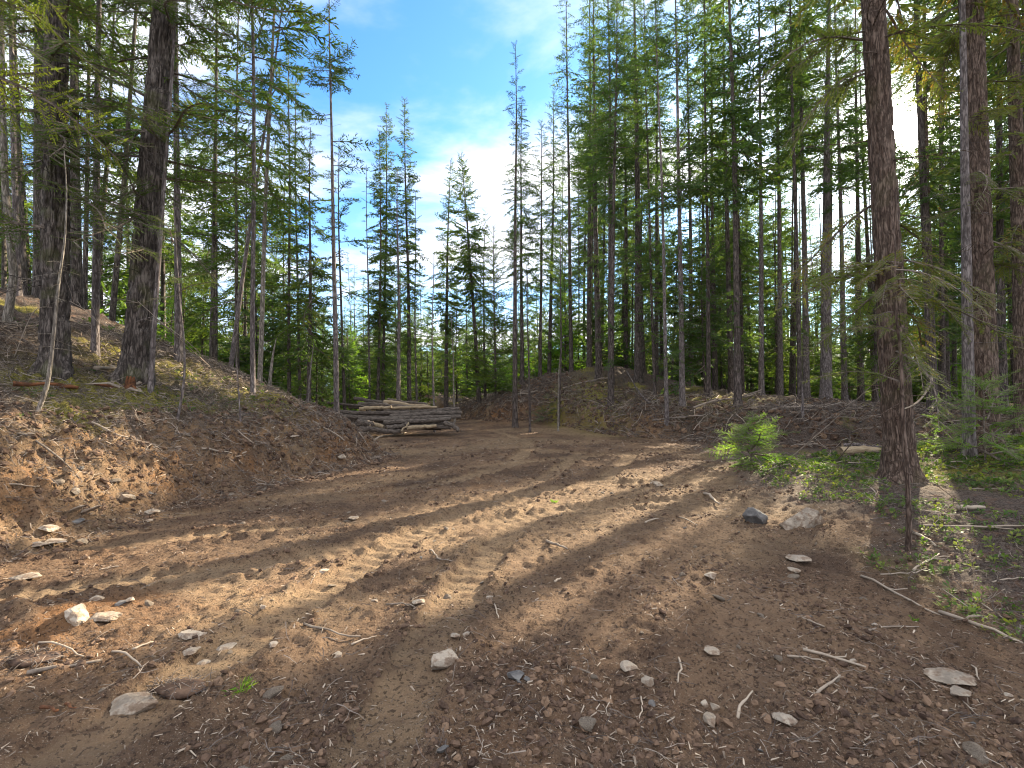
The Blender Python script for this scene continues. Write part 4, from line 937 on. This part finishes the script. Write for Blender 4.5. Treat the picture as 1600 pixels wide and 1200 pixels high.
for a in [((512, 628), (603, 640), 20.6, 20.8, 4, 'thin grey pole poking out at the left top of the log pile', G), ((553, 622), (640, 634), 21.4, 21.2, 6, 'grey pole at the highest left of the log pile', G),
          ((600, 628), (672, 635), 21.2, 21.0, 6, 'pale tipped pole at the top right of the log pile', TN), ((606, 624), (668, 632), 21.6, 21.4, 5, 'slim pole along the very top of the log pile', G),
          ((560, 630), (650, 637), 20.8, 20.6, 7, 'dark pole below the highest left pole', G), ((545, 636), (640, 640), 20.8, 20.5, 7, 'dark pole resting behind the peeled poles', G),
          ((562, 640), (612, 635), 20.2, 20.2, 6, 'bright peeled pole, left one on the pile', TN), ((610, 637), (683, 636), 20.3, 20.2, 5, 'bright peeled pole, right one on the pile', TN),
          ((516, 643), (640, 646), 20.2, 20.1, 7, 'grey log at the left front of the upper tier', G), ((520, 649), (645, 655), 20.0, 19.9, 8, 'grey log sloping along the front of the upper tier', G),
          ((600, 644), (718, 640), 20.4, 20.2, 8, 'grey log at the right back of the upper tier', G), ((610, 650), (722, 645), 20.1, 20.0, 9, 'thick grey log at the right end of the upper tier', G),
          ((612, 655), (720, 650), 19.8, 19.8, 8, 'grey log under the thick right end log', G), ((560, 655), (648, 658), 19.7, 19.7, 8, 'grey log in the shadowed middle of the pile', G),
          ((600, 661), (705, 654), 19.6, 19.6, 8, 'dark log in the lower tier reaching right', G), ((640, 659), (700, 656), 19.9, 19.9, 8, 'short dark log wedged at the right of the lower tier', G),
          ((560, 661), (585, 662), 19.4, 19.2, 11, 'stubby dark log end at the left of the lower tier', G), ((578, 664), (600, 666), 19.2, 19.3, 8, 'stubby tan log beside the dark log end', TN),
          ((590, 668), (705, 667), 19.7, 19.6, 9, 'dark log at the bottom of the pile behind the tan ground log', G), ((600, 663), (712, 662), 20.0, 19.8, 9, 'dark log packed under the right end of the pile', G),
          ((562, 671), (626, 674), 19.1, 19.1, 9, 'grey log on the ground at the left front of the pile', G), ((636, 670), (682, 664), 19.2, 19.3, 7, 'tan log on the ground at the right front of the pile', TN),
          ((604, 669), (640, 662), 19.2, 19.4, 8, 'dark log bridging the two ground logs', G), ((695, 660), (718, 672), 19.2, 18.9, 8, 'dark stub tilted at the right foot of the pile', G),
          ((550, 668), (560, 660), 19.5, 20.3, 10, 'dark butt end facing out at the left of the pile', G), ((628, 674), (638, 660), 18.9, 19.3, 3, 'pale stick leaning on the front of the pile', TN),
          ((540, 657), (700, 660), 20.6, 20.6, 12, 'dark log buried at the heart of the pile', G), ((550, 665), (690, 668), 20.2, 20.2, 12, 'dark log at the base of the pile', G), ((550, 648), (700, 651), 20.9, 20.8, 12, 'dark log hidden behind the upper tier', G)]:
    log(*a)
if ground(640, 618) is not None and ground(690, 612) is not None: stick((672, 618), (700, 616), 4, 'pale fallen pole beside the far track', .9)
# rotten log at right
g1 = at(1312, 702, 11.5); g2 = at(1465, 703, 11.2)
log((1312, 704), (1385, 706), 11.6, 11.4, 15, 'split brown rotten log lying left behind the broad cedar', M_logtan, group=None, knots=1)
log((1372, 706), (1465, 712), 11.5, 11.0, 14, 'brown rotten log lying right behind the broad cedar', M_cedar, group=None, knots=1)
log((1316, 697), (1470, 701), 11.9, 11.5, 6, 'grey split plank of wood on top of the rotten logs', M_pole, group=None, knots=0)
for q in (((1085, 640), (1180, 622), 5, 'long grey fallen stem on the far bank beside the stout double stem'), ((880, 612), (955, 594), 5, 'grey fallen stem across the face of the knoll'), ((1180, 668), (1240, 640), 4, 'grey stick sliding down the far bank'),
          ((1210, 648), (1320, 640), 6, 'grey fallen stem along the top of the far bank left of the broad cedar'), ((760, 640), (840, 618), 5, 'grey fallen stem at the left foot of the knoll'), ((1020, 660), (1100, 655), 5, 'dark root hanging along the lip of the far bank')):
    if ground(*q[0]) is not None and ground(*q[1]) is not None: stick(q[0], q[1], q[2], q[3], .6, 2, M_litter, lift=.04)
# torn stump on the left slope
def stump(px, py):
    g = ground(px, py); b = Buf(); r = rng
    for k in range(16):
        an = r.uniform(0, 6.28); d = np.array([cos(an), sin(an), r.uniform(-.1, .5)]); L = r.uniform(.2, .55)
        V, Qd = tube([[0, 0, .05], d * L * .5 + [0, 0, .1], d * L + r.normal(0, .05, 3)], [.06, .035, .01], 6); b.add(V, Qd, 1 if k % 3 else 0, .4)
    V, T3 = rock_mesh(r, 1.2, 6, 1, 3); V = V * [.15, .13, .17]; q = np.concatenate([T3, T3[:, 2:]], 1)
    for k in range(3):
        V2, Qd = tube([[-.03 + .05 * k, 0, 0], [0.02 + .05 * k, .02, .16], [.03 + .06 * k, 0, r.uniform(.24, .36)]], [.07, .05, .015], 7); b.add(V2, Qd, 0, .3)
    o = b.make('stump', [M_rot, M_dead], smooth=False); o.location = g - np.array([0, 0, .12]); tag(o, 'torn rust red stump with splayed roots on the left slope', 'stump')
stump(196, 608)
stick((150, 585), (215, 578), 9, 'thick grey fallen bough at the foot of the leaning thick fir', .6, 1)
stick((20, 606), (90, 612), 12, 'rust red rotten log sunk in the left slope litter', .0, 0, M_rot, 'log')
stick((85, 607), (122, 612), 14, 'moss covered rotten log end on the left slope', .0, 0, M_rot, 'log')

# ------------------------------------------------------------------ uncountable litter: merged as stuff
def scatter(name, n, fn, protos_, smin, smax, mats, label, cat, up=0.0, tilt=.4, squash=1.0, pw=2.0, tpow=3.0):
    r = np.random.default_rng(len(name) * 7 + n); pts = fn(r, n); n = len(pts); X_, Y_ = pts[:, 0], pts[:, 1]; Z_ = height(X_, Y_)
    s = smin * (smax / smin) ** (r.random(n) ** pw); s = s * np.clip(np.hypot(X_, Y_) / 7, 1, 2.2); az = r.uniform(0, 2 * pi, n); tx = r.normal(0, tilt, n); ty = r.normal(0, tilt, n)
    var = r.integers(0, len(protos_), n); b = Buf(); tn = r.random(n) ** tpow
    # slope-following frame
    e = .05; hx = (height(X_ + e, Y_, False) - height(X_ - e, Y_, False)) / (2 * e); hy = (height(X_, Y_ + e, False) - height(X_, Y_ - e, False)) / (2 * e)
    nz = np.stack([-hx, -hy, np.ones(n)], 1); nz += np.stack([tx, ty, 0 * tx], 1); nz /= np.linalg.norm(nz, axis=1)[:, None]
    a = np.stack([np.cos(az), np.sin(az), 0 * az], 1); yv = np.cross(nz, a); yv /= np.linalg.norm(yv, axis=1)[:, None]; xv = np.cross(yv, nz)
    for k, (V, Qd) in enumerate(protos_):
        idx = np.nonzero(var == k)[0]
        if not len(idx): continue
        R = np.stack([xv[idx], yv[idx], nz[idx] * squash], 1) * s[idx][:, None, None]
        W = np.einsum('vj,njk->nvk', V, R) + np.stack([X_, Y_, Z_ + up * s], 1)[idx][:, None]
        m = len(V); QQ = Qd[None] + (np.arange(len(idx)) * m)[:, None, None]
        b.add(W.reshape(-1, 3), QQ.reshape(-1, Qd.shape[1]), 0, np.repeat(tn[idx], m))
    o = b.make(name, mats, smooth=False); return tag(o, label, cat, kind='stuff')
def clodp(s):
    r = np.random.default_rng(s); th = np.arange(5) * 2 * pi / 5
    rings = [[0, 0, -.5], ] ; V = []
    for z, rr in ((-.45, .6), (-.05, 1.0), (.38, .7)):
        for a in th: q = rr * r.uniform(.65, 1.2); V.append([cos(a) * q, sin(a) * q, z * r.uniform(.7, 1.3)])
    V += [[0, 0, .55]]; Qd = []
    for k in range(2):
        for j in range(5): Qd.append([k * 5 + j, k * 5 + (j + 1) % 5, k * 5 + 5 + (j + 1) % 5, k * 5 + 5 + j])
    for j in (0, 2): Qd.append([10 + j, 10 + j + 1, 10 + (j + 2) % 5, 15])
    Qd.append([14, 10, 15, 15]) if False else Qd.append([14, 10, 15, 13])
    return np.array(V), np.array(Qd[:-1] + [[14, 10, 15, 12]])[:13]
def chipp(s):
    r = np.random.default_rng(s); L = r.uniform(.6, 1); w_ = r.uniform(.07, .22); h = .05
    b = [[-L, -w_, 0], [L * r.uniform(.6, 1), -w_ * r.uniform(.1, 1), .02], [L, w_ * r.uniform(.1, .8), 0], [-L * r.uniform(.6, 1), w_, .03]]
    V = np.array(b + [[x, y, z + h + r.uniform(0, .08)] for x, y, z in b]); return V, np.array([[4, 5, 6, 7], [0, 1, 5, 4], [1, 2, 6, 5], [2, 3, 7, 6], [3, 0, 4, 7]])
def twigp(s):
    r = np.random.default_rng(s); t = np.linspace(-1, 1, 5); P = np.stack([t, r.uniform(-.4, .4) * (t ** 2 - .4) + r.normal(0, .05, 5), .12 * (1 - t ** 2) + r.normal(0, .04, 5)], 1)
    V, Qd = tube(P, np.linspace(.035, .012, 5), 3, False); b = Buf(); b.add(V, Qd)
    for _ in range(r.integers(0, 3)):
        i = r.integers(1, 4); V, Qd = tube([P[i], P[i] + [r.uniform(.2, .5), r.uniform(-.5, .5), r.uniform(0, .3)]], [.02, .008], 3, False); b.add(V, Qd)
    return np.concatenate(b.V), np.concatenate(b.Q)
def f_dirt(dens=1.6, xr=4.6, thr=.72):
    def f(r, n):
        y = 1.6 + 16 * r.random(n) ** dens; x = r.uniform(-1.1, 1.1, n) * y; m = (x > np.interp(y, LB[:, 0], LB[:, 1]) - .2) & (x < xr + .4 * np.clip(y - 8, 0, 20)) & (y < np.interp(x, RB[:, 0], RB[:, 1])); 
        cl_ = vnoise(x * 1.7 + 3, y * 1.7) + .35 * vnoise(x * 5, y * 5); _, b_, i_ = track_field(x, y); cl_ = cl_ + .35 * np.clip(b_, 0, 1) * (1 - i_)
        m &= (cl_ + r.uniform(-.35, .35, n) > thr + .4 * i_); return np.stack([x, y], 1)[m]
    return f
def f_lbank(d0, d1):
    def f(r, n):
        y = r.uniform(2.5, 16, n); x = np.interp(y, LB[:, 0], LB[:, 1]) - d0 - (d1 - d0) * r.random(n); m = np.abs(x) < 1.12 * y; return np.stack([x, y], 1)[m]
    return f
def f_rbank(r, n):
    x = r.uniform(-4, 16, n); y = np.interp(x, RB[:, 0], RB[:, 1]) + r.uniform(-.5, 1, n) * 1.5 + 6 * r.random(n) ** 2; return np.stack([x, y], 1)
def f_veg(r, n):
    y = 3.2 + 9.2 * r.random(n) ** 1.25; x = r.uniform(3.2, 1.12 * 14 + 2, n); m = (x < 1.9 * y) & (x + fbm(x, y, 1.6, 3) * .5 > 3.9 + .1 * (y - 6) - .35 * np.clip(5.2 - y, -1, 2) + .22 * np.clip(y - 8, 0, 9)) & (vnoise(x * 1.5, y * 1.5 + 60) + r.uniform(-.3, .3, n) > .38); return np.stack([x, y], 1)[m]
clods = [clodp(s) for s in range(7)]; chips = [chipp(s) for s in range(7)]; twigs = [twigp(s) for s in range(8)]
scatter('soil_crumbs', 150000, f_dirt(1.7, 4.6, .86), clods, .003, .034, M_clod, 'loose crumbs of brown soil over the clearing', 'soil', up=.1, pw=3.6)
scatter('bank_crumbs', 26000, f_lbank(-.4, 1.9), clods, .004, .05, M_clod, 'loose lumps of red brown soil on the left bank', 'soil', up=.1, pw=3.5)
scatter('bank_roots', 9000, f_lbank(-.3, 1.6), twigs, .02, .13, M_litter, 'fine roots and twigs hanging out of the left bank', 'debris', up=.1, tpow=1.5)
scatter('wood_debris', 80000, f_dirt(1.8, 4.8, .5), chips, .003, .027, M_chip, 'bark and wood chips strewn over the clearing', 'debris', up=.25, pw=2.2, tpow=.9)
scatter('twig_litter', 9000, f_dirt(1.7, 5, .5), twigs, .015, .10, M_litter, 'twigs strewn over the dirt', 'debris', up=.1, pw=1.6)
scatter('slope_litter', 42000, f_lbank(.5, 7), twigs, .02, .12, M_litter, 'needles, roots and twigs matted on the left slope', 'debris', up=.05, pw=1.7, tpow=1.6)
scatter('slope_chips', 26000, f_lbank(-.2, 6), chips, .01, .05, M_chip, 'bark flakes matted on the left slope', 'debris', up=.2)
scatter('bank_brush', 12000, f_rbank, twigs, .04, .22, M_litter, 'grey brush and roots on the far bank', 'debris', up=.25, tilt=.6)
scatter('bank_rubble', 5000, f_rbank, clods, .02, .07, M_clod, 'lumps of soil on the far bank', 'soil', up=.1)
scatter('grove_litter', 16000, f_veg, twigs, .03, .2, M_litter, 'grey twigs under the right hand plants', 'debris', up=.1)
# broad-leaved ground cover
def plantp(s):
    r = np.random.default_rng(s); Fq = []
    for k in range(7):
        an = r.uniform(0, 6.28); el = r.uniform(.2, 1.1); d = np.array([cos(an) * cos(el), sin(an) * cos(el), sin(el)]); p = d * r.uniform(.15, .5) + [0, 0, .15]; sd = unit(np.cross(d, [0, 0, 1])); n_ = unit(np.cross(sd, d)); l = r.uniform(.35, .6); w_ = l * .36
        Fq.append([p, p + d * l * .5 + sd * w_ - n_ * .05, p + d * l - n_ * .12, p + d * l * .5 - sd * w_ - n_ * .05])
        q0 = np.array([0, 0, -.1]); Fq.append([q0 + sd * .015, p + sd * .015, p - sd * .015, q0 - sd * .015])
    V = np.array(Fq).reshape(-1, 3); return V, np.arange(len(V)).reshape(-1, 4)
plants = [plantp(s) for s in range(6)]
scatter('ground_cover', 19000, f_veg, plants, .03, .09, [L_cover], 'low green leafy plants carpeting the ground at right', 'ground cover', up=.05, tilt=.25, pw=1.2, tpow=1)
def f_lmoss(r, n):
    P = f_lbank(1.6, 7)(r, n); m = vnoise(P[:, 0] * 1.1 + 4, P[:, 1] * 1.1) > .62; return P[m]
scatter('slope_herbs', 2600, f_lmoss, plants, .03, .08, [L_under], 'small herbs and moss tufts on the left slope', 'ground cover', up=.05, tilt=.25)
# grass tufts
def tuft(px, py, s, label):
    g = ground(px, py); b = Buf()
    for k in range(70):
        an = rng.uniform(0, 6.28); rr = rng.uniform(0, .5) * s; p = np.array([cos(an) * rr, sin(an) * rr, -.01]); d = np.array([cos(an) * .5, sin(an) * .5, 1]) * rng.uniform(.3, 1) * s * .6; sd = np.array([-sin(an), cos(an), 0]) * .0015
        b.add(np.array([p - sd, p + sd, p + d * .6 + sd, p + d * .6 - sd + [0, 0, 0]]), [[0, 1, 2, 3]], 0, rng.random())
        b.add(np.array([p + d * .6 - sd, p + d * .6 + sd, p + d + [cos(an) * .2 * s, sin(an) * .2 * s, -.02 * s], p + d * .8]), [[0, 1, 2, 3]], 0, rng.random())
    o = b.make('grass_tuft', L_young, smooth=False); o.location = g; tag(o, label, 'grass tuft')
tuft(375, 1080, .11, 'green grass tuft in the lower left dirt'); tuft(1425, 968, .05, 'tiny green tuft on the right foreground dirt'); tuft(866, 785, .09, 'small green tuft left of the edge plants')
print('done', len(bpy.data.objects))
